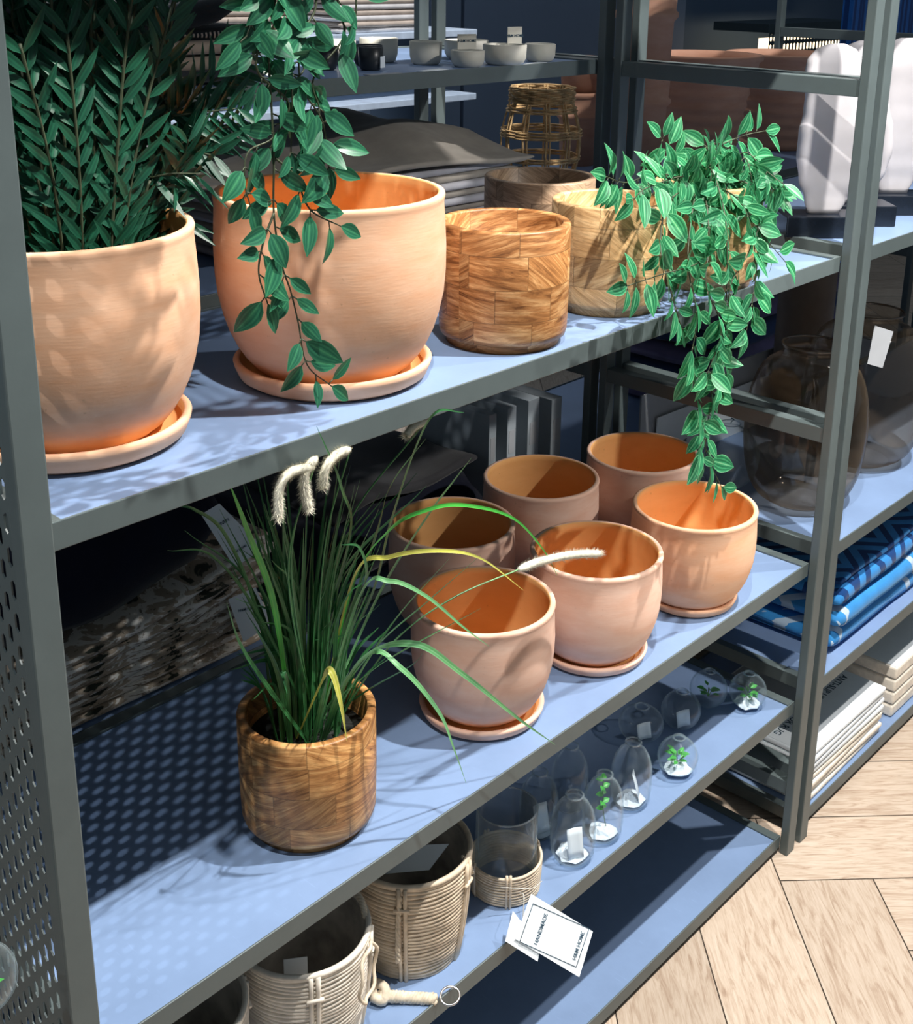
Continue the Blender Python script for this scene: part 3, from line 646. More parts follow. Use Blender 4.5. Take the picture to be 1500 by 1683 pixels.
def grass():
    base = Vector((.33, .1262, Z2+.012)); t = thing('ornamental_grass', 'tall green grass with arching blades and cream tails in the wooden pot', 'plant', base)
    rng = random.Random(21); dk = MB(); lt = MB(); br = MB(); ye = MB()
    which = dict(g2=br, g3=ye, y1=ye, g4=lt, g5=lt, g6=lt, g7=lt, g9=lt, g10=lt, g15=lt, g12=dk, g13=dk, g14=br)
    wid = dict(g2=.0042, g5=.0065, g6=.006, g4=.0045, g1=.0055, g14=.0075, g8=.0022, g7=.003, g9=.003, g15=.0025, g16=.0025, g12=.003, g11=.004, y1=.0085, g13=.005)
    for k, pts in GRASS.items():
        b = which.get(k, dk); P = smooth_path([tuple(base+Vector((rng.uniform(-.025, .025), rng.uniform(-.025, .02), .09)))]+[tuple(p) for p in pts[1:]], 10)
        b.blade(P, wid.get(k, .0045), nrm=(.1, -1, .25), tw=rng.uniform(-.3, .3))
    for i in range(150):
        a = rng.uniform(0, 2*PI); r0 = rng.uniform(0, .035); root = base+Vector((math.cos(a)*r0, math.sin(a)*r0, .09))
        h = rng.uniform(.14, .325); lean = rng.uniform(.01, .10)*(h/.3); aa = a+rng.uniform(-.6, .6)
        dx, dy = math.cos(aa)*lean, math.sin(aa)*lean*.55-.02*(h/.3)
        if root.z+h > .99: dy = min(dy, -.02)
        tip = root+Vector((dx, dy, h)); mid = root+Vector((dx*.3, dy*.3, h*.55))
        if rng.random() < .25: tip = tip+Vector((dx*.6, -.01, -.05))
        (lt if rng.random() < .18 else dk).blade(smooth_path([root, mid, tip], 8), rng.uniform(.0025, .0052), nrm=(rng.uniform(-.7, .7), -1, .2), tw=rng.uniform(-.8, .8))
    for i in range(14):
        a = rng.uniform(0, 2*PI); root = base+Vector((math.cos(a)*.035, math.sin(a)*.03, .09))
        dk.blade(smooth_path([root, root+Vector((math.cos(a)*.02, math.sin(a)*.02-.01, .07)), root+Vector((math.cos(a)*.05, math.sin(a)*.04-.02, rng.uniform(.09, .13)))], 6), .005, nrm=(math.cos(a), math.sin(a), .3))
    dk.build('blades', 'grass', t, off=base); lt.build('pale_blades', 'grass_light', t, off=base)
    br.build('bright_blades', 'grass_bright', t, off=base); ye.build('yellow_blades', 'grass_yellow', t, off=base)
    MB().lathe([(.0001, 0), (.05, 0), (.06, .01), (.0628, .085), (.0001, .092)], 40).build('filler', 'soil', t)
    for k, pts in TAILS.items():
        P = smooth_path(pts, 10); b = MB(); n = len(P); rr = .0082 if k == 'f1' else .0076
        b.tube(P, [rr*.55*min(1, .5+6*i/n, .75+6*(n-1-i)/n) for i in range(n)], 10)
        for i in range(n):
            d = (P[min(i+1, n-1)]-P[max(i-1, 0)]).normalized(); o_ = d.orthogonal().normalized()
            for j in range(46):
                a = rng.uniform(0, 2*PI); v = Matrix.Rotation(a, 3, d) @ o_; c = P[i]+d*rng.uniform(-.003, .003)
                ln = rr*rng.uniform(.75, 1.25)*min(1, .6+6*i/n, .8+6*(n-1-i)/n); q = (v*.85+d*.5).normalized(); sd = q.cross(d).normalized()*.00035
                ii = len(b.v); b.v += [tuple(c-sd), tuple(c+sd), tuple(c+q*ln)]; b.face((ii, ii+1, ii+2))
        b.build('seed_tail', 'fluff', t, off=base)
        if k == 'f1': MB().tube(smooth_path([tuple(p) for p in GRASS['g8']], 8), .0008, 5).build('tail_stalk', 'grass_light', t, off=base)
        elif k != 'f5':
            MB().tube(smooth_path([tuple(base+Vector((.01, 0, .09))), tuple(Vector(pts[0])+Vector((0, .04, -.12))), pts[0]], 8), .0009, 5).build('tail_stalk', 'grass', t, off=base)
        else: MB().tube(smooth_path([tuple(base+Vector((.02, 0, .09))), tuple(Vector(pts[0])+Vector((-.08, .04, -.12))), pts[0]], 8), .0009, 5).build('tail_stalk', 'grass', t, off=base)
grass()

# ------------------------------------------------------------------ third shelf: glass and rattan
ZS = Z3-.003
def glass_vessel(name, label, loc, outer, t=.0013, mat='glass', cat='vase', group=None, n=48):
    inner = [(max(.0003, r-t), z if z > t*2 else t*2) for r, z in reversed(outer)]
    inner[-1] = (.0003, t*2); 
    lip = [(outer[-1][0]-t*.5, outer[-1][1]+t*.4)]
    o = MB().lathe([(.0003, outer[0][1])]+outer+lip+inner, n).build(name, mat, loc=loc)
    rt, zt = outer[-1]; q = .0011 if mat == 'glass' else .002
    MB().tube([((rt-q*.4)*math.cos(a*PI/20), (rt-q*.4)*math.sin(a*PI/20), zt) for a in range(40)], q, 8, closed=True).build('rim', mat+'_rim', o)
    return tag(o, label, cat, group)
def bottle_prof(R, H):
    return [(R*.55, 0), (R*.8, .003), (R*.95, .012), (R, .026), (R, H*.5), (R*.97, H*.62), (R*.86, H*.75), (R*.66, H*.86), (R*.45, H*.92), (R*.37, H*.95), (R*.36, H*.985), (R*.40, H)]
def ball_prof(R, squash=1.0, neck=.28):
    pr = []; zc = R*.97*squash
    for k in range(1, 15):
        a = -PI/2+PI*k/16*1.0+.12
        r = R*math.cos(a); z = zc+R*squash*math.sin(a)
        if z < 0: z = 0
        pr.append((r, z))
    ztop = pr[-1][1]
    pr = [p for p in pr if not (p[1] > zc and p[0] < R*neck*1.15)]
    pr += [(R*neck, zc+R*squash*.965), (R*neck*.98, zc+R*squash*1.01), (R*neck*1.1, zc+R*squash*1.05)]
    return pr
def tissue(parent, seed, R, lo=.003, h=.02):
    """crumpled tissue and a paper slip lying in a vase"""
    rng = random.Random(seed); b = MB(); n = 14
    for j in range(5):
        for i in range(n):
            a = 2*PI*i/n; r = R*(.12+.16*j)*(1+rng.uniform(-.15, .1)); b.v.append((r*math.cos(a), r*math.sin(a), lo+h*(.15+.2*rng.random())*(1-.1*j)+(h*.25 if j < 2 else 0)))
    for j in range(4):
        for i in range(n): i2 = (i+1) % n; b.face((j*n+i, j*n+i2, (j+1)*n+i2, (j+1)*n+i), 0, None, False)
    b.face(list(range(n)), 0, None, False)
    b.build('tissue_paper', 'tissue', parent)
def slip(parent, R, h, rot, z0=.008, w=.022):
    b = MB(); c_, s_ = math.cos(rot), math.sin(rot)
    for i in range(5):
        for j in range(5):
            u = (i/4-.5)*w; v = j/4*h; x = u; y = -R*.55+.25*v+.004*math.cos(u*80)
            b.v.append((x*c_-y*s_, x*s_+y*c_, z0+v*.95))
    for i in range(4):
        for j in range(4): a = i*5+j; b.face((a, a+5, a+6, a+1))
    b.build('paper_label', 'card', parent, solid=.0003)
gb = 'clear glass bottle vases on the third shelf'
bt = [((.716, .054), .0302, .098, 'clear glass bottle vase nearest the front edge beside the rattan candle holder', 1),
      ((.722, .118), .0270, .098, 'clear glass bottle vase just behind the rattan candle holder', 2),
      ((.795, .122), .0262, .100, 'empty clear glass bottle vase behind the one with a green sprig', 3),
      ((.778, .051), .0280, .098, 'clear glass bottle vase with a green sprig inside', 4),
      ((.862, .064), .0290, .100, 'clear glass bottle vase with folded paper, just left of the front globe vase', 5)]
for (x, y), R, H, lb, k in bt:
    v = glass_vessel('glass_bottle_vase', lb, (x, y, ZS), bottle_prof(R, H), group=gb)
    if k != 3: tissue(v, k, R*.95)
    if k in (1, 2, 5): slip(v, R, .042, {1: -.5, 2: -.3, 5: .6}[k])
rb = [((.965, .053), .0300, 1, 'clear glass globe vase at the shelf edge with green leaves and tissue', 11),
      ((.998, .142), .0350, .8, 'clear glass squat globe vase in the shade, widest and lowest one', 12),
      ((1.067, .115), .0310, 1, 'clear glass globe vase holding only a paper label, in the shade', 13),
      ((1.148, .116), .0305, 1, 'clear glass globe vase with dark green leaves standing in the shade', 14),
      ((1.188, .067), .0300, 1, 'clear glass globe vase farthest right, with green leaves over tissue', 15)]
for (x, y), R, sq, lb, k in rb:
    v = glass_vessel('glass_globe_vase', lb, (x, y, ZS), ball_prof(R, sq), group='clear glass globe vases on the third shelf')
    if k in (11, 15): tissue(v, k, R*.95, .005, .02)
    if k in (12, 13): slip(v, R*.8, .026, -.4, .006, .024)
def sprig(loc, R, label, up=False, seed=0):
    rng = random.Random(seed); t = thing('green_sprig', label, 'sprig', loc); st = MB(); lf = MB()
    if up:
        P = smooth_path([(.006, -.002, .008), (.0, 0, .04), (-.003, 0, .088)], 8); st.tube(P, .0006, 5)
        for i in range(8, len(P), 2):
            for s in (-1, 1): lf.leaf(P[i], (s*1, -.5*(i % 4-1), .35), (0, -.6, 1), .011, .008, .3, .2, nu=4)
    else:
        for i in range(4):
            a = rng.uniform(0, 6.28); st.tube([(0, 0, .013), (math.cos(a)*R*.3, math.sin(a)*R*.3, .024)], .0006, 5)
        for i in range(14):
            a = rng.uniform(0, 6.28); r = R*rng.uniform(.1, .5); lf.leaf((math.cos(a)*r*.6, math.sin(a)*r*.6, rng.uniform(.016, .03)), (math.cos(a), math.sin(a), .3), (0, -.5, 1), .013, .007, .3, .2, nu=4)
    st.build('stem', 'stem_green', t); lf.build('leaves', 'grass_bright', t)
sprig((.778, .051, ZS+.004), .02, 'small green leafy sprig standing in a glass bottle vase', True)
sprig((.965, .053, ZS+.006), .03, 'bright green leaves lying in the front globe vase', seed=1)
sprig((1.148, .116, ZS+.002), .03, 'green leaves lying in the shaded globe vase', seed=2)
sprig((1.188, .067, ZS+.006), .03, 'bright green leaves lying in the farthest right globe vase', seed=3)

# candle holder: rattan ring around a glass cylinder, with hang tags
ch = thing('candle_holder', 'glass candle holder with a rattan sleeve and white hang tags', 'candle holder', (.617, .086, ZS))
b = MB()
for k in range(11):
    z = .003+k*.0042; r = .0435+.0022*(k/10); b.tube([(r*math.cos(a*PI/24), r*math.sin(a*PI/24), z+.0006*math.sin(a*PI/12+k)) for a in range(48)], .0021, 6, closed=True)
b.build('rattan_sleeve', 'rattan', ch)
b = MB()
for a in (-2.35, -.35, 1.3, 2.8):
    b = MB()
    for da in (-.05, .05):
        x, y = .0468*math.cos(a+da), .0468*math.sin(a+da); b.tube([(x*.96, y*.96, 0), (x, y, .006), (x*1.02, y*1.02, .045), (x*.99, y*.99, .051)], .0018, 6)
    b.build('rattan_binding', 'rattan', ch)
R_ = .0395; t_ = .0016
MB().lathe([(.0003, .002), (R_-.004, .002), (R_, .006), (R_, .118), (R_-t_/2, .1192), (R_-t_, .118), (R_-t_, .009), (R_-.006, .006), (.0003, .006)], 64).build('glass_cylinder', 'glass', ch)
MB().tube([(.0387*math.cos(a*PI/24), .0387*math.sin(a*PI/24), .1185) for a in range(48)], .0011, 8, closed=True).build('rim', 'glass_rim', ch)
def quad_card(name, pts, mat, parent, off, th=.0006):
    b = MB(); b.v = [tuple(p) for p in pts]; b.face((0, 1, 2, 3), 0, None, False); return b.build(name, mat, parent, off=off, solid=th)
def hang_tag(pts, parent, off, lines, mat='card', border=True):
    """card given by 4 corners (p0 top-left, p1 top-right, p2 bottom-right, p3 bottom-left as printed)"""
    p = [Vector(q) for q in pts]; c = quad_card('hang_tag', p, mat, parent, off)
    ux = (p[1]-p[0]); uy = (p[0]-p[3]); w, h = ux.length, uy.length; ux.normalize(); n = ux.cross(uy).normalized(); uy = n.cross(ux).normalized()
    cen = sum(p, Vector())/4-Vector(off); Rm = Matrix((ux, uy, n)).transposed().to_4x4()
    if border:
        b = MB(); e = .84
        for s0, s1 in (((-1, -1), (1, -1)), ((1, -1), (1, 1)), ((1, 1), (-1, 1)), ((-1, 1), (-1, -1))):
            a = cen+ux*(s0[0]*w*.5*e)+uy*(s0[1]*h*.5*e)+n*.0010; d = cen+ux*(s1[0]*w*.5*e)+uy*(s1[1]*h*.5*e)+n*.0010
            b.tube([a, d], .0005, 4)
        b.build('printed_border', 'ink', c)
    for txt, dx, dy, size, ang in lines:
        text_part('lettering', txt, size, c, 'ink', Rm @ Matrix.Rotation(ang, 4, 'Z'), cen+ux*dx*w+uy*dy*h+n*.0013)
    return c
off = (.617, .086, ZS)
hang_tag([(.5393, .0027, .3088), (.5802, .0130, .3425), (.6080, -.0622, .3143), (.5688, -.0736, .2810)], ch, off, [('HANDMADE', .0, .20, .0066, 0), ('H&M HOME', .0, -.36, .0064, 0)])
hang_tag([(.5315, .0118, .3050), (.5563, .0215, .3274), (.5580, -.0221, .3005), (.5464, -.0274, .2896)], ch, off, [], border=False)
MB().tube(smooth_path([(.590, .040, ZS+.03), (.572, .018, ZS+.05), (.562, .010, .320)], 6), .0006, 4).build('string', 'string', ch, off=off)
MB().tube(smooth_path([(.568, .052, ZS+.045), (.60, .03, ZS+.036), (.63, .036, ZS+.025)], 6), .0005, 4).build('string', 'string', ch, off=off)

def basket(loc, r0, r1, H, label, mat, rz=0, seed=0, open_liner=True):
    rng = random.Random(seed); t = thing('rattan_basket', label, 'basket', loc, rz, 'lined rattan baskets on the third shelf'); b = MB(); n = 26
    def rad(u): return r0+(r1-r0)*math.sin(u*PI/2)**.9
    for k in range(n):
        u = k/(n-1); z = .003+(H-.006)*u; r = rad(u)
        b.tube([(r*math.cos(a*PI/24), r*math.sin(a*PI/24), z+.0008*math.sin(a*.7+k*1.3)) for a in range(48)], .0027, 6, closed=True)
    b.build('woven_wall', mat, t)
    for a in (-2.6, -1.35, -.1, 1.1, 2.4):
        b = MB()
        for da in (-.05, .05):
            pts = [(rad(k/8)*1.045*math.cos(a+da), rad(k/8)*1.045*math.sin(a+da), H*k/8) for k in range(9)]
            b.tube(pts, .0026, 6)
        x, y = rad(.8)*1.07*math.cos(a), rad(.8)*1.07*math.sin(a); d = (-math.sin(a), math.cos(a))
        b.tube([(x-d[0]*.009, y-d[1]*.009, H*.8), (x, y, H*.802), (x+d[0]*.009, y+d[1]*.009, H*.8)], .0024, 6)
        b.build('upright_cane', mat, t)
    MB().lathe([(.0001, .003), (r0*.93, .003)]+[(rad(k/8)-.0035, .004+H*k/8*.97) for k in range(1, 9)]+[(r1+.001, H+.002), (r1+.003, H-.001), (r1-.001, H-.004), (r1-.006, H-.006), (r0*.9, .008), (.0001, .008)], 56).build('cloth_liner', 'liner', t)
    MB().tube([(r1*math.cos(a*PI/28), r1*math.sin(a*PI/28), H) for a in range(56)], .0035, 7, closed=True).build('rim', mat, t)
    return t
def braid(pts, r, n=14):
    """three-strand rope along a path"""
    P = smooth_path(pts, n); b = MB()
    for s in range(3):
        q = []
        for i, p in enumerate(P):
            d = (P[min(i+1, len(P)-1)]-P[max(i-1, 0)]).normalized(); o_ = d.cross(Vector((0, 0, 1))); o_ = o_.normalized() if o_.length > .05 else d.orthogonal().normalized(); u = o_.cross(d)
            a = i*.9+s*2.094; q.append(p+o_*math.cos(a)*r*.6+u*math.sin(a)*r*.6)
        b.tube(q, r*.62, 5)
    return b
b2 = basket((.462, .104, ZS), .058, .0715, .142, 'rattan basket with dark liner beside the candle holder', 'rattan', .12, 3)
b1 = basket((.292, .098, ZS), .058, .0715, .140, 'whitewashed rattan basket with a rope loop hanging over its rim', 'rattan_white', .5, 4)
b0 = basket((.135, .110, ZS), .058, .0715, .140, 'rattan basket at the far left, mostly hidden under the shelf edge', 'rattan_white', 1.0, 5)
# rope handles and tags
H = .14
braid([(.03, -.062, H), (.045, -.05, H+.012), (.062, -.026, H+.012), (.069, -.006, H-.004)], .0032).build('rope_handle', 'rope', b1)
cx_, cz_ = -.012, H-.032
MB().tube([(cx_+.026*math.cos(a*PI/16), -.079-.002*math.sin(a), cz_+.032*math.sin(a*PI/16)) for a in range(32)], .0021, 6, closed=True).build('rope_loop', 'rope', b1)
braid([(-.062, -.035, H), (-.068, -.036, H-.05), (-.066, -.034, H-.1)], .0028).build('rope_handle', 'rope', b2)
braid([(.02, -.062, H+.002), (.045, -.052, H-.02), (.05, -.056, H-.045)], .002).build('rope_handle', 'rope', b2)
c = hang_tag([(.421, .1121, .4126), (.4634, .0739, .4145), (.4982, .0747, .4302), (.4603, .1115, .4296)], b2, (.462, .104, ZS), [], mat='card', border=False)
c.matrix_parent_inverse = Matrix.Rotation(-.12, 4, 'Z')
c = hang_tag([(.255, .085, ZS+.130), (.275, .07, ZS+.130), (.275, .07, ZS+.06), (.255, .085, ZS+.06)], b1, (.292, .098, ZS), [], mat='card', border=False)
c.matrix_parent_inverse = Matrix.Rotation(-.5, 4, 'Z')
tas = thing('rope_tassel', 'twisted rope tassel with a steel ring lying in front of the rattan basket', 'tassel', (.395, .03, ZS))
braid([(-.02, .035, .008), (-.008, .022, .007), (.008, .005, .005), (.022, -.012, .005)], .0062).build('rope', 'rope', tas)
MB().tube(smooth_path([(-.026, .04, .008), (-.018, .05, .014), (-.012, .036, .014), (-.022, .028, .008), (-.028, .04, .01)], 5), .006, 6).build('knot', 'rope', tas)
MB().tube([(.036+.0125*math.cos(a*PI/14), -.022+.0095*math.sin(a*PI/14), .006+.0035*math.sin(a*PI/14)) for a in range(28)], .0014, 6, closed=True).build('ring', 'chrome', tas)

# glass ornament at the lower left corner, in front of the bay
# ------------------------------------------------------------------ folded textiles
def folded(name, label, cat, x0, x1, y0, y1, z, th, mat, group, wave=0.0, seed=0, sag=None, rz=0, fold='y', nx=22):
    """a folded cloth: rounded fold along its front edge, loose layers at the back"""
    rng = random.Random(seed); cx, cy = (x0+x1)/2, (y0+y1)/2; hx, hy = (x1-x0)/2, (y1-y0)/2
    prof = []; r = th/2
    for k in range(7): a = -PI/2-PI*k/6; prof.append((-hy+r+r*math.cos(a), r+r*math.sin(a)))
    ny = 10
    for k in range(1, ny+1): prof.append((-hy+r+(2*hy-2*r)*k/ny, th))
    for k in range(1, 7): a = PI/2-PI*k/6; prof.append((hy-r+r*math.cos(a), r+r*math.sin(a)))
    for k in range(1, ny): prof.append((hy-r-(2*hy-2*r)*k/ny, 0))
    b = MB(); n = len(prof); sx = rng.random()*10
    for i in range(nx+1):
        u = i/nx; x = -hx+2*hx*u
        edge = 1-.55*max(0, abs(2*u-1)-.93)/.07
        for (y, zz) in prof:
            off = (noise.noise(Vector(((cx+x)*7, (cy+y)*7, z*40+sx)))*wave if wave else 0)
            xx = x+.0025*math.sin(seed*1.7+zz*90)+noise.noise(Vector((y*9, z*30, seed)))*.004*(1 if abs(u-.5) > .45 else 0)
            zc = (zz-th/2)*edge+th/2
            b.v.append((xx, y+noise.noise(Vector((x*8, seed, 0)))*.004, zc+(sag(cx+x, cy+y) if sag else 0)+off))
    for i in range(nx):
        for j in range(n): j2 = (j+1) % n; b.face((i*n+j, i*n+j2, (i+1)*n+j2, (i+1)*n+j))
    b.face([j for j in range(n)][::-1]); b.face([nx*n+j for j in range(n)])
    o = b.build(name, mat, loc=(cx, cy, z)); o.rotation_euler = (0, 0, rz)
    return tag(o, label, cat, group)
ORD = ['lowest', 'second lowest', 'third lowest', 'fourth lowest', 'fifth lowest', 'sixth lowest', 'seventh lowest', 'eighth lowest', 'ninth lowest', 'tenth lowest', 'eleventh lowest', 'twelfth lowest']
def pile(n, name, fmt, cat, x0, x1, y0, y1, z, th, mat, group, jit=.006, seed=0, **k):
    rng = random.Random(seed)
    for i in range(n):
        jx, jy = rng.uniform(-jit, jit), rng.uniform(-jit, jit)
        folded(name, fmt % (ORD[i] if i < n-1 else 'topmost'), cat, x0+jx, x1+jx, y0+jy, y1+jy, z+i*th*1.0, th*.97, mat if isinstance(mat, str) else mat[i % len(mat)], group, seed=seed*31+i, **k)
# grey cloths behind the pots on the upper level
def sagA(x, y): return .018*math.sin((x-.45)*7.5)*0+.03*math.exp(-((x-.95)/.13)**2)*max(0, (y-.5)/.35)+.0
pile(9, 'folded_tablecloth', 'folded taupe grey cloth behind the wooden pots, %s of its pile', 'tablecloth', .60, 1.10, .50, .80, Z1, .0115, ['c_greyblue', 'c_grey'], 'grey folded cloths behind the wooden pots', seed=1, wave=.0, sag=lambda x, y: 0)
folded('folded_tablecloth', 'loosely draped taupe cloth spread on top of the grey pile behind the pots', 'tablecloth', .48, 1.12, .49, .84, Z1+.104, .009, 'c_grey', None, wave=.03, seed=5, sag=lambda x, y: .012+.028*math.exp(-((x-1.0)/.1)**2)*max(0, (y-.52)/.3))
pile(5, 'folded_tablecloth', 'folded dark grey cloth behind the fern, %s of its pile', 'tablecloth', .05, .46, .50, .80, Z1, .013, ['c_grey', 'c_greyblue'], 'grey folded cloths behind the fern', seed=2)
# black woven rugs on the level above
pile(4, 'woven_rug', 'folded black woven rug behind the fern, %s of its pile', 'rug', .10, .60, .50, .84, ZB, .017, ['c_black', 'c_ribbed', 'c_ribbed', 'c_black'], 'black woven rugs', seed=3, wave=.004)
folded('woven_rug', 'folded black woven rug lying loosely tilted on top of the black pile', 'rug', .12, .56, .50, .82, ZB+.07, .03, 'c_black', None, wave=.006, seed=6, sag=lambda x, y: .012*math.sin(x*12))
# leaf print cottons on the level behind the grass
for i in range(8):
    folded('folded_cotton', 'folded leaf-print cotton at the lower left behind the grass, %s of its pile' % (ORD[i] if i < 7 else 'topmost'), 'fabric', .12+.004*(i % 3), .55-.012*(i % 2)+.004*i, .478+.003*((i*5) % 3), .74, .52+i*.0118, .0114, 'c_blotch', 'leaf-print cottons', seed=40+i, sag=lambda x, y, i=i: i*.0085*max(0, (x-.27)/.28)**2)
folded('shaggy_rug', 'black shaggy rug lying over the leaf-print cottons', 'rug', .05, .50, .50, .78, .618, .17, 'c_blackfluff', None, wave=.03, seed=8)
folded('folded_throw', 'black folded throw behind the shaded terracotta pots', 'throw', .62, 1.00, .48, .82, .52, .11, 'c_blackfluff', None, wave=.03, seed=9)
o = folded('folded_throw', 'charcoal throw draped over the black throw behind the shaded pots', 'throw', .70, 1.01, .50, .80, .634, .018, 'c_charcoal', None, wave=.03, seed=10)
# hang tags of the cottons
def loose_tag(pts, label, lines=(), mat='card'):
    off = sum((Vector(p) for p in pts), Vector())/4; t = thing('price_tag', label, 'tag', off)
    hang_tag(pts, t, tuple(off), list(lines), mat=mat, border=False)
loose_tag([(.4366, .456, .7564), (.4588, .4467, .7674), (.4865, .3951, .7121), (.4507, .4091, .6926)], 'large white card tag hanging in front of the black shaggy rug', [('LINEN', 0, .2, .006, 0), ('H&M HOME', 0, -.3, .004, 0)])
loose_tag([(.485, .4749, .6091), (.5185, .4582, .6206), (.5198, .427, .5768), (.4826, .4419, .5588)], 'white rounded card tag hanging beside the leaf-print cottons', [('H&M HOME', 0, .1, .005, -.2)])
# grey boxes standing on end beside the black throw
for i, (x, w, h) in enumerate(((1.035, .018, .205), (1.083, .022, .205), (1.140, .030, .205), (1.203, .028, .19))):
    t = thing('box_file', ['narrow grey box file standing leftmost behind the pots', 'grey box file, second from the left behind the pots', 'grey box file, widest, third from the left behind the pots', 'grey box file standing next to the dark post behind the pots'][i], 'box', (x, .560, .52), 0, 'grey box files')
    MB().box(-w/2, w/2, -.07, .12, 0, h).build('box_body', 'box_grey', t, bevel=.001)
    MB().box(-w*.3, w*.3, -.0707, -.07, h*.6, h*.8).build('spine_label', 'card_grey', t)

# bowls on the high level behind
def bowl(name, label, x, y, r, h, mat, cat='bowl', group='ceramic bowls on the dark shelf behind', rx=0, z=ZB):
    pr = [(r*.7, 0), (r*.86, .003), (r*.97, h*.35), (r, h), (r-.002, h+.0008), (r-.004, h), (r*.93-.003, h*.3), (r*.6, .006), (.0001, .006)]
    o = MB().lathe(pr, 40).build(name, mat, loc=(x, y, z-.003)); o.rotation_euler = (rx, 0, .4); return tag(o, label, cat, group)
bowl('ceramic_bowl', 'cream ceramic bowl in front, with a price card standing in it', .99, .515, .0255, .024, 'ceramic')
bowl('ceramic_bowl', 'wider cream ceramic bowl with two price cards, right of the first', 1.068, .510, .034, .030, 'ceramic')
bowl('ceramic_bowl', 'small cream ceramic bowl nearest the dark post', 1.165, .520, .025, .027, 'ceramic')
bowl('ceramic_bowl', 'cream ceramic bowl between two others, left of the price card', .972, .585, .025, .034, 'ceramic')
bowl('ceramic_bowl', 'cream ceramic bowl at the back, behind the black candle cups', .945, .66, .030, .036, 'ceramic')
bowl('ceramic_bowl', 'shallow cream dish at the back behind the price card', 1.10, .62, .036, .03, 'ceramic')
bowl('ceramic_bowl', 'cream ceramic dish at the back left, under the towels', .87, .68, .034, .034, 'ceramic')
bowl('candle_cup', 'black ceramic candle cup with a white square sticker', .835, .560, .018, .032, 'ceramic_dark', 'candle holder', 'black candle cups')
st_ = bpy.data.objects['candle_cup']; MB().box(-.008, .008, -.0190, -.0182, .004, .020).build('sticker', 'card', st_)
bowl('candle_cup', 'black ceramic candle cup behind the one with a sticker', .885, .62, .022, .03, 'ceramic_dark', 'candle holder', 'black candle cups')
bowl('candle_cup', 'black ceramic candle cup at the far left beside the vine', .78, .60, .022, .032, 'ceramic_dark', 'candle holder', 'black candle cups')
for (x, y, w, h, lb, tx) in ((.998, .524, .032, .022, 'small price card standing in the front cream bowl', 'H&M HOME'), (1.105, .522, .026, .03, 'small price card standing in the wider cream bowl', 'H&M HOME')):
    t = thing('price_card', lb, 'card', (x, y, ZB+.022), -.3); MB().box(-w/2, w/2, 0, .0012, 0, h).build('card', 'ceramic', t)
    text_part('lettering', tx, .006, t, 'ink', Matrix.Rotation(PI/2, 4, 'X'), (0, -.0004, h*.55))
for (x, y, a, lb) in ((.90, .50, .2, 'flat paper tag lying under the black candle cup'), (.80, .495, -.1, 'flat dark paper lying left of the candle cups'), (1.12, .492, .3, 'flat paper tag lying right of the wider bowl')):
    t = MB().box(-.03, .03, -.008, .008, 0, .0008).build('paper_slip', 'card_grey' if 'dark' in lb else 'card', loc=(x, y, ZB-.0028)); t.rotation_euler = (0, 0, a); tag(t, lb, 'paper')

# ------------------------------------------------------------------ wicker basket and garden pots
def wicker(loc, r, H, label):
    t = thing('wicker_basket', label, 'basket', loc); b = MB()
    def rad(u): return r*(.80+.24*math.sin(min(1, u*1.15)*PI))
    for k in range(11):
        a = 2*PI*k/11
        for da in (-.05, .05): b.tube([(rad(j/10)*math.cos(a+da), rad(j/10)*math.sin(a+da), H*j/10) for j in range(11)], .0018, 5)
    b.build('uprights', 'rattan_brown', t); b = MB()
    for zf in (.02, .04, .06, .25, .28, .50, .53, .56, .76, .79):
        for q in (0, 1):
            b.tube([(rad(zf)*(1.0+.03*math.sin(a*PI/40*8+q*PI))*math.cos(a*PI/40), rad(zf)*(1.0+.03*math.sin(a*PI/40*8+q*PI))*math.sin(a*PI/40), H*zf+.002*q) for a in range(80)], .0016, 5, closed=True)
    for k in range(9):
        zf = .86+k*.018
        b.tube([(rad(.9)*(1.03+.04*math.sin(a*PI/40*9+k*2))*math.cos(a*PI/40), rad(.9)*(1.03+.04*math.sin(a*PI/40*9+k*2))*math.sin(a*PI/40), H*zf) for a in range(80)], .0019, 5, closed=True)
    b.build('woven_bands', 'rattan_brown', t)
    MB().lathe([(.0001, .002), (r*.74, .002), (r*.74, .008), (.0001, .008)], 32).build('base', 'rattan_brown', t)
wicker((1.43, .73, Z1-.003), .073, .178, 'open-weave brown wicker basket between the dark posts')
def lathed(name, label, loc, prof, mat, cat, group=None, n=72, sm=None):
    return tag(MB().lathe(prof, n).build(name, mat, loc=loc), label, cat, group)
def garden_pot(label, x, y, z, R, H, ribs=7):
    pr = [(R*.66, 0)]
    n = ribs*6
    for k in range(n+1):
        u = k/n; r = R*(.68+.26*u); r += R*.018*math.sin(u*ribs*2*PI)
        pr.append((r, .004+(H*.84-.004)*u))
    pr += [(R*.97, H*.85), (R*1.0, H*.87), (R*1.02, H*.93), (R*1.08, H*.95), (R*1.1, H*.98), (R*1.08, H), (R*.98, H), (R*.92, H*.94), (R*.6, .03), (.0001, .02)]
    return lathed('garden_pot', label, (x, y, z), pr, 'terra_dark', 'plant pot', 'ribbed garden pots')
garden_pot('ribbed terracotta garden pot behind the trailing plant, with a wide rim', 1.930, .70, Z1-.003, .118, .222)
garden_pot('ribbed terracotta garden pot right of the first, behind the white vase', 2.22, .67, Z1-.003, .118, .215)
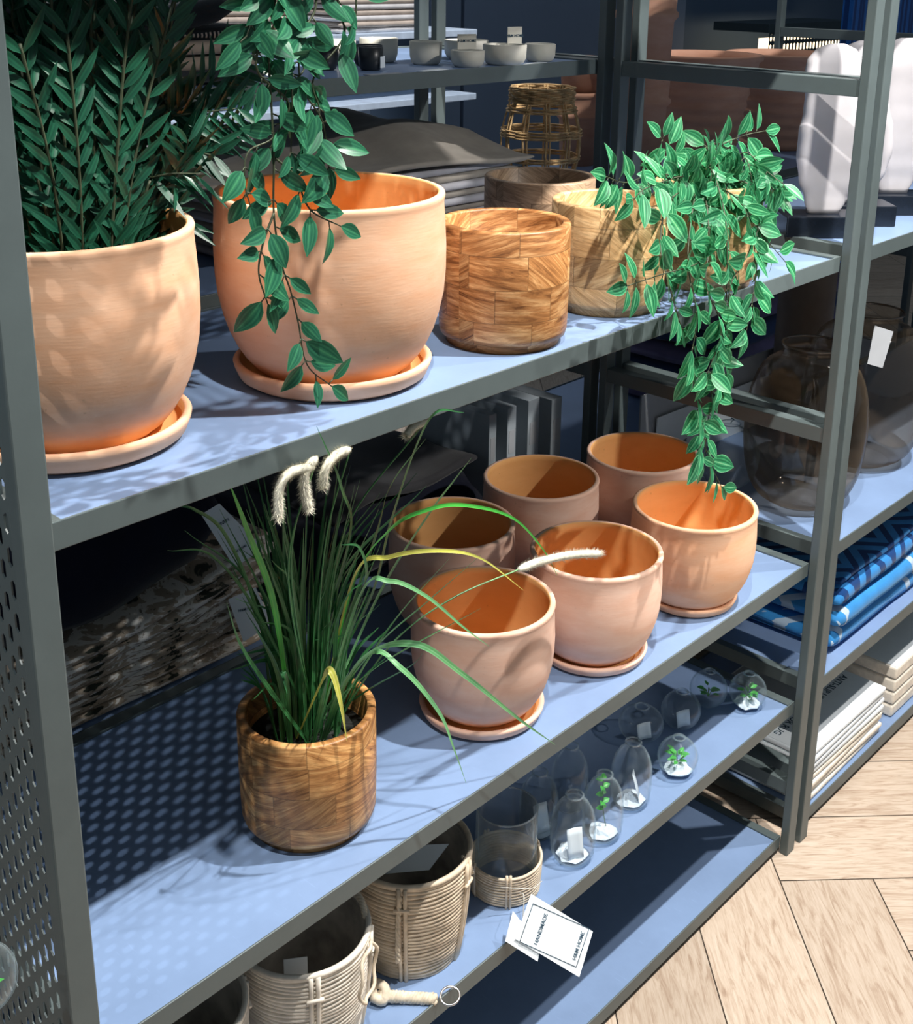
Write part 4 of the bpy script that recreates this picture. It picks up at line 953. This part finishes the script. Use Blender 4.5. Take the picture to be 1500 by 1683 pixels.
def tall_pot(label, x, y, z, R, H, zs=(0, .0)):
    pr = [(R*.72, 0), (R*.80, H*.62), (R*.86, H*.64), (R*.92, H*.66), (R*.92, H*.69), (R*.84, H*.71), (R*.88, H*.93), (R*1.0, H*.95), (R*1.0, H), (R*.85, H), (R*.8, H*.9), (R*.6, .03), (.0001, .02)]
    return lathed('tall_garden_pot', label, (x, y, z), pr, 'terra_dark', 'plant pot', 'tall terracotta pots')
tall_pot('tall terracotta pot beside the dark post, lower one of its stack', 1.655, .66, Z1-.003, .062, .215)
tall_pot('tall terracotta pot nested in the lower one beside the dark post', 1.655, .66, Z1+.145, .068, .24)
tall_pot('small terracotta pot between the wicker basket and the dark post, the lower one', 1.66, .82, Z1-.003, .05, .15)
lathed('small_garden_pot', 'small rimmed terracotta pot above the wicker basket, by the dark post', (1.66, .82, Z1+.142), [(.036, 0), (.040, .05), (.045, .055), (.046, .075), (.038, .076), (.03, .01), (.0001, .01)], 'terra_dark', 'plant pot')

# ------------------------------------------------------------------ white wall gondola behind
def gondola():
    t = thing('white_shelving', 'white shelving stand far behind, stacked with towels', 'shelving unit', (0, 0, 0))
    for z in (.84, 1.04, 1.235): MB().box(.2, 2.53, 1.90, 2.35, z-.02, z).build('shelf', 'white_metal', t, bevel=.002)
    MB().box(2.30, 2.50, 2.36, 2.38, 0, 1.6).box(.2, 2.29, 2.37, 2.38, 0, 1.6).build('back_panel', 'white_metal', t)
    MB().box(.2, 2.5, 2.0, 2.35, 0, .4).build('plinth', 'white_metal', t)
gondola()
pile(8, 'folded_towel', 'folded white towel on the far white stand, %s of the right pile', 'towel', 1.98, 2.30, 1.92, 2.25, 1.235, .016, ['c_white', 'c_pink'], 'white towels on the white stand', seed=12)
pile(8, 'folded_towel', 'folded cream towel far behind above the black rugs, %s of the left pile', 'towel', 1.48, 1.86, 1.92, 2.25, 1.235, .018, 'c_pink', 'cream towels on the white stand', seed=13)
pile(8, 'folded_towel', 'folded white and taupe towel behind the fern, %s of its pile', 'towel', 1.28, 1.74, 1.92, 2.25, .84, .019, ['c_white', 'c_check', 'c_white'], 'white and taupe towels behind the fern', seed=14)
folded('rolled_towel', 'rolled cream towel end seen between the fern fronds', 'towel', 1.20, 1.27, 1.92, 2.2, .84, .13, 'c_pink', None, seed=15)
th = folded('pompom_throw', 'dark blue throw with round pompoms behind the vine', 'throw', 1.84, 2.30, 1.96, 2.25, .84, .12, 'c_purple', None, wave=.03, seed=16)
for i in range(7):
    b = MB(); rr = .028; b.lathe([(.0005, -rr)]+[(rr*math.cos(-PI/2+PI*k/12)*(1+.05*math.sin(k*7)), rr*math.sin(-PI/2+PI*k/12)) for k in range(1, 12)]+[(.0005, rr)], 20)
    b.build('pompom', 'c_navy', th, loc=(-.22+i*.066, -.165+.006*(i % 2), .03))

# ------------------------------------------------------------------ right bay contents
def wave_vase(label, x, y, z, rz):
    t = thing('sculptural_vase', label, 'vase', (x, y, z), rz, 'white sculptural vases')
    MB().box(-.068, .062, -.034, .034, 0, .034).build('black_base', 'black', t, bevel=.002)
    b = MB(); n = 48; H = .258; rows = 34
    ws = [(0, .026), (.08, .033), (.2, .047), (.34, .054), (.48, .052), (.6, .045), (.72, .042), (.82, .045), (.9, .043), (.96, .034), (1, .012)]
    for j in range(rows+1):
        u = j/rows
        for (u0, w0), (u1, w1) in zip(ws, ws[1:]):
            if u0 <= u <= u1: k = (u-u0)/(u1-u0); k = k*k*(3-2*k); w = w0+(w1-w0)*k
        dpt = w*.42; cx = .005*math.sin(u*5.5)-.002
        for i in range(n):
            a = 2*PI*i/n; b.v.append((cx+w*math.cos(a), dpt*math.sin(a)*(1+.3*math.cos(2*a))+.003*math.sin(u*6), .0345+H*u))
    for j in range(rows):
        for i in range(n): i2 = (i+1) % n; b.face((j*n+i, j*n+i2, (j+1)*n+i2, (j+1)*n+i))
    b.face(list(range(n))[::-1]); b.face([rows*n+i for i in range(n)])
    b.build('vase_body', 'plaster', t)
wave_vase('white wavy sculptural vase on a black block, left of the double post', 1.385, .115, Z1-.003, -.78)
wave_vase('white wavy sculptural vase on a black block, right of the double post', 1.505, .125, Z1-.003, -.78)
wave_vase('white wavy sculptural vase at the right picture edge', 1.645, .12, Z1-.003, -.78)

def smoky(label, x, y, R, H, hm=.5):
    pr = [(R*.5, 0)]
    for k in range(1, 20):
        u = k/20; a = -PI/2+PI*u; r = R*abs(math.cos(a))**.42; pr.append((max(r, R*.5), H*.93*(.5+.5*math.sin(a))**1.0))
    pr = [p for p in pr if not (p[1] > H*.5 and p[0] < R*.56)]
    pr += [(R*.5, H*.925), (R*.47, H*.95), (R*.47, H*.975), (R*.5, H)]
    return glass_vessel('smoky_glass_vase', label, (x, y, Z2-.003), pr, t=.002, mat='smoke', group='smoky glass vases', n=72)
smoky('large smoky brown glass vase behind the double post', 1.465, .150, .104, .285)
v2 = smoky('smoky brown glass vase with a price label at the right picture edge', 1.72, .165, .115, .29)
loose_tag([(1.5091, .0661, .8675), (1.5195, .0371, .8609), (1.4996, .04, .8012), (1.4909, .0632, .8053)], 'pale grey price label hanging beside the smoky vase at the right edge', mat='card_grey')  # white card in shadow, the shade put into its grey
glass_vessel('glass_globe_vase', 'clear round glass vase standing behind the trailing vine tip', (1.42, .27, Z2-.003), ball_prof(.055, 1.1, .3))
lathed('stoneware_jar', 'tall dull brown jar behind the large smoky vase', (1.80, .34, Z2-.003), [(.05, 0), (.055, .1), (.055, .40), (.048, .42), (.04, .41), (.0001, .40)], 'brown_jar', 'jar')
t = thing('leaning_card', 'large white printed card leaning behind the trailing vine tip', 'card', (1.60, .40, Z2-.003), -.05)
MB().box(-.20, .20, 0, .002, 0, .10).build('card', 'card', t); MB().box(-.24, .26, .008, .012, 0, .15).build('backing_board', 'card_grey', t)
text_part('lettering', 'H&M HOME', .014, t, 'ink', Matrix.Rotation(PI/2, 4, 'X'), (-.14, -.0006, .03))
text_part('lettering', 'VASE', .02, t, 'ink', Matrix.Rotation(PI/2, 4, 'X') @ Matrix.Rotation(PI/2, 4, 'Z'), (.05, -.0006, .05))
pile(5, 'folded_throw', 'folded dark purple throw behind the smoky vases, %s of its pile', 'throw', 1.75, 2.4, .50, .80, .52, .045, ['c_purple', 'c_navy'], 'dark folded throws', seed=17, wave=.01)
pile(3, 'blue_rug', 'bright blue patterned folded rug right of the double post, %s of its pile', 'rug', 1.43, 1.98, .035, .36, Z3-.003, .042, ['c_blue2', 'c_blue2', 'c_blue'], 'bright blue folded rugs', seed=18, jit=.008, wave=.006)
folded('blue_rug', 'blue zigzag rug lying loosely on top of the blue pile', 'rug', 1.44, 1.98, .045, .36, Z3-.003+.127, .014, 'c_blue', None, wave=.012, seed=19)
loose_tag([(1.345, .06, .345), (1.362, .06, .345), (1.362, .045, .297), (1.345, .045, .297)], 'small white card stand in front of the blue rugs')
def underlay(i, n, x, y):
    z = Z4-.003+i*.0128
    t = thing('rug_underlay_pack', 'rug underlay pack low in the right bay, %s' % (['lowest', 'second lowest', 'third lowest', 'fourth lowest', 'fifth lowest', 'sixth lowest', 'seventh lowest', 'topmost with printed label'][i] if i < n-1 else 'topmost with printed label'), 'underlay pack', (x, y, z), random.Random(i).uniform(-.02, .02), 'rug underlay packs')
    hx, hy = .15, .12
    MB().box(-hx, hx, -hy, hy, .001, .0105).build('folded_mat', 'rattan_white' if i < n-4 else 'card', t, bevel=.003)
    MB().box(-hx+.003, hx-.003, -hy+.003, hy-.003, .0110, .0115).build('paper_sleeve', 'card', t)
    if i == n-1:
        MB().box(-hx+.005, hx-.005, -.02, hy-.006, .0117, .0121).build('grey_print', 'card_grey', t)
        text_part('lettering', 'ANTI-SLIP UNDERLAY FOR RUG', .0185, t, 'ink', Matrix.Rotation(PI, 4, 'Z'), (-.002, -.045, .0118))
for i in range(8): underlay(i, 8, 1.50+.003*(i % 3), .145)
for i in range(4):
    t = thing('rug_underlay_pack', 'plastic-wrapped rug underlay pack at the right picture edge, %s' % ORD[i], 'underlay pack', (1.86, .15, Z4-.003+i*.028), .0, 'rug underlay packs')
    MB().box(-.15, .15, -.12, .12, .001, .026).build('folded_mat', 'rattan_white', t, bevel=.004); MB().box(-.145, .145, -.117, .117, .0262, .0268).build('paper_sleeve', 'card', t)

# far background at the right: blue cloths and a perforated lit cabinet
tag(MB().box(-.35, .35, -.02, .02, 0, 1.3).build('hanging_cloth', 'c_bluewall', loc=(4.15, 1.3, .35)), 'large royal blue patterned cloth hanging at the top right', 'cloth')
def lit_cabinet():
    t = thing('perforated_cabinet', 'dark cabinet with rows of glowing slots at the top right', 'cabinet', (5.55, 2.35, 0))
    lm = NT('warm_lit_board'); lm.b.inputs['Emission Color'].default_value = (1, .78, .5, 1); lm.b.inputs['Emission Strength'].default_value = 2.2; M['lit'] = lm.m
    b = MB(); x0, z0, cw, ch = -.42, .93, .034, .05
    for c in range(26):
        for r in range(4):
            xa, za = x0+c*cw, z0+r*ch; sw, sh = .011, .019; xc, zc = xa+cw/2, za+ch/2; i = len(b.v)
            out = [(xa, za), (xc, za), (xa+cw, za), (xa+cw, zc), (xa+cw, za+ch), (xc, za+ch), (xa, za+ch), (xa, zc)]
            q = [(xc-sw, zc-sh+.006), (xc, zc-sh), (xc+sw, zc-sh+.006), (xc+sw, zc), (xc+sw, zc+sh-.006), (xc, zc+sh), (xc-sw, zc+sh-.006), (xc-sw, zc)]
            b.v += [(x, 0, z) for x, z in out+q]
            for e in range(8): b.face((i+e, i+(e+1) % 8, i+8+(e+1) % 8, i+8+e), 0, None, False)
    b.build('perforated_front', 'metal_dark', t, solid=.002)
    MB().box(-.45, .48, -.004, .25, 0, .93).build('cabinet_body', 'metal_dark', t)
    MB().box(-.40, .44, .06, .07, .94, 1.10).build('lit_back_board', 'lit', t)
    MB().box(-.45, .48, -.01, .3, 1.13, 1.17).build('top', 'metal_dark', t)
lit_cabinet()
gl = glass_vessel('glass_ornament', 'clear glass bauble with green leaves at the lower left corner', (-.092, .0, .675), ball_prof(.027, 1, .2))

# ------------------------------------------------------------------ stand for the ornament, camera, lights
MB().tube([(0, 0, .054), (0, 0, 1.4)], .0005, 5).build('hanging_wire', 'string', gl)
gl.parent = None
b = MB()
rng = random.Random(4)
for i in range(10): a = rng.uniform(0, 6.28); b.leaf((0, 0, .004+i*.001), (math.cos(a), math.sin(a), .5), (0, 0, 1), .018, .009, .2)
b.build('green_sprig', 'grass_bright', loc=(-.092, .0, .680)); tag(bpy.context.scene.collection.objects[-1], 'green leaves inside the glass bauble at the lower left corner', 'sprig')

cam = bpy.data.cameras.new('camera'); co = bpy.data.objects.new('camera', cam); C.objects.link(co)
m3 = Matrix(CAM_M); co.matrix_world = Matrix.Translation(CAM_L) @ m3.to_4x4()
cam.sensor_fit = 'VERTICAL'; cam.sensor_height = 24; cam.lens = FPX/1683*24
cam.shift_x = (750-PPX)/1683; cam.shift_y = (PPY-841.5)/1683; cam.clip_start = .02
bpy.context.scene.camera = co
def spot(name, loc, target, power, col=(1, 1, 1), size=60, r=.03, blend=.4):
    l = bpy.data.lights.new(name, 'SPOT'); l.energy = power; l.color = col; l.spot_size = math.radians(size); l.shadow_soft_size = r; l.spot_blend = blend
    o = bpy.data.objects.new(name, l); C.objects.link(o); o.location = loc
    o.rotation_euler = (Vector(target)-Vector(loc)).to_track_quat('-Z', 'Y').to_euler(); return o
spot('ceiling_spotlight', (1.05, -.52, 2.6), (.85, .05, .6), 235, (1, .96, .90), 75, .018)
spot('ceiling_spotlight', (.10, -.52, 2.6), (.45, .05, .7), 122, (1, .96, .90), 75, .018)
spot('ceiling_spotlight', (2.2, -.7, 2.7), (1.8, .1, .5), 150, (1, .96, .92), 80, .03)
spot('ceiling_spotlight', (-1.25, .0, 2.35), (.2, .25, .7), 52, (.95, .98, 1), 50, .012)
spot('ceiling_spotlight', (1.9, 1.5, 2.8), (1.9, .75, 1.1), 30, (1, .95, .9), 70, .05)
spot('ceiling_spotlight', (1.9, 1.0, 2.8), (1.9, 2.1, 1.3), 130, (1, .98, .98), 50, .05)
spot('ceiling_spotlight', (1.5, -2.2, 2.45), (.85, .62, 1.16), 110, (1, .97, .94), 21, .03, .5)  # added fill spot without a known source, lifts the dark cloths behind
spot('ceiling_spotlight', (1.7, -2.0, 2.35), (.97, .25, .66), 150, (1, .95, .88), 15, .03, .6)
w = bpy.data.worlds.new('world'); bpy.context.scene.world = w; w.use_nodes = True
w.node_tree.nodes['Background'].inputs[0].default_value = (.72, .86, 1, 1); w.node_tree.nodes['Background'].inputs[1].default_value = .22
vs = bpy.context.scene.view_settings; vs.view_transform = 'Standard'; vs.look = 'None'; vs.gamma = 1; vs.use_curve_mapping = False; vs.exposure = 0
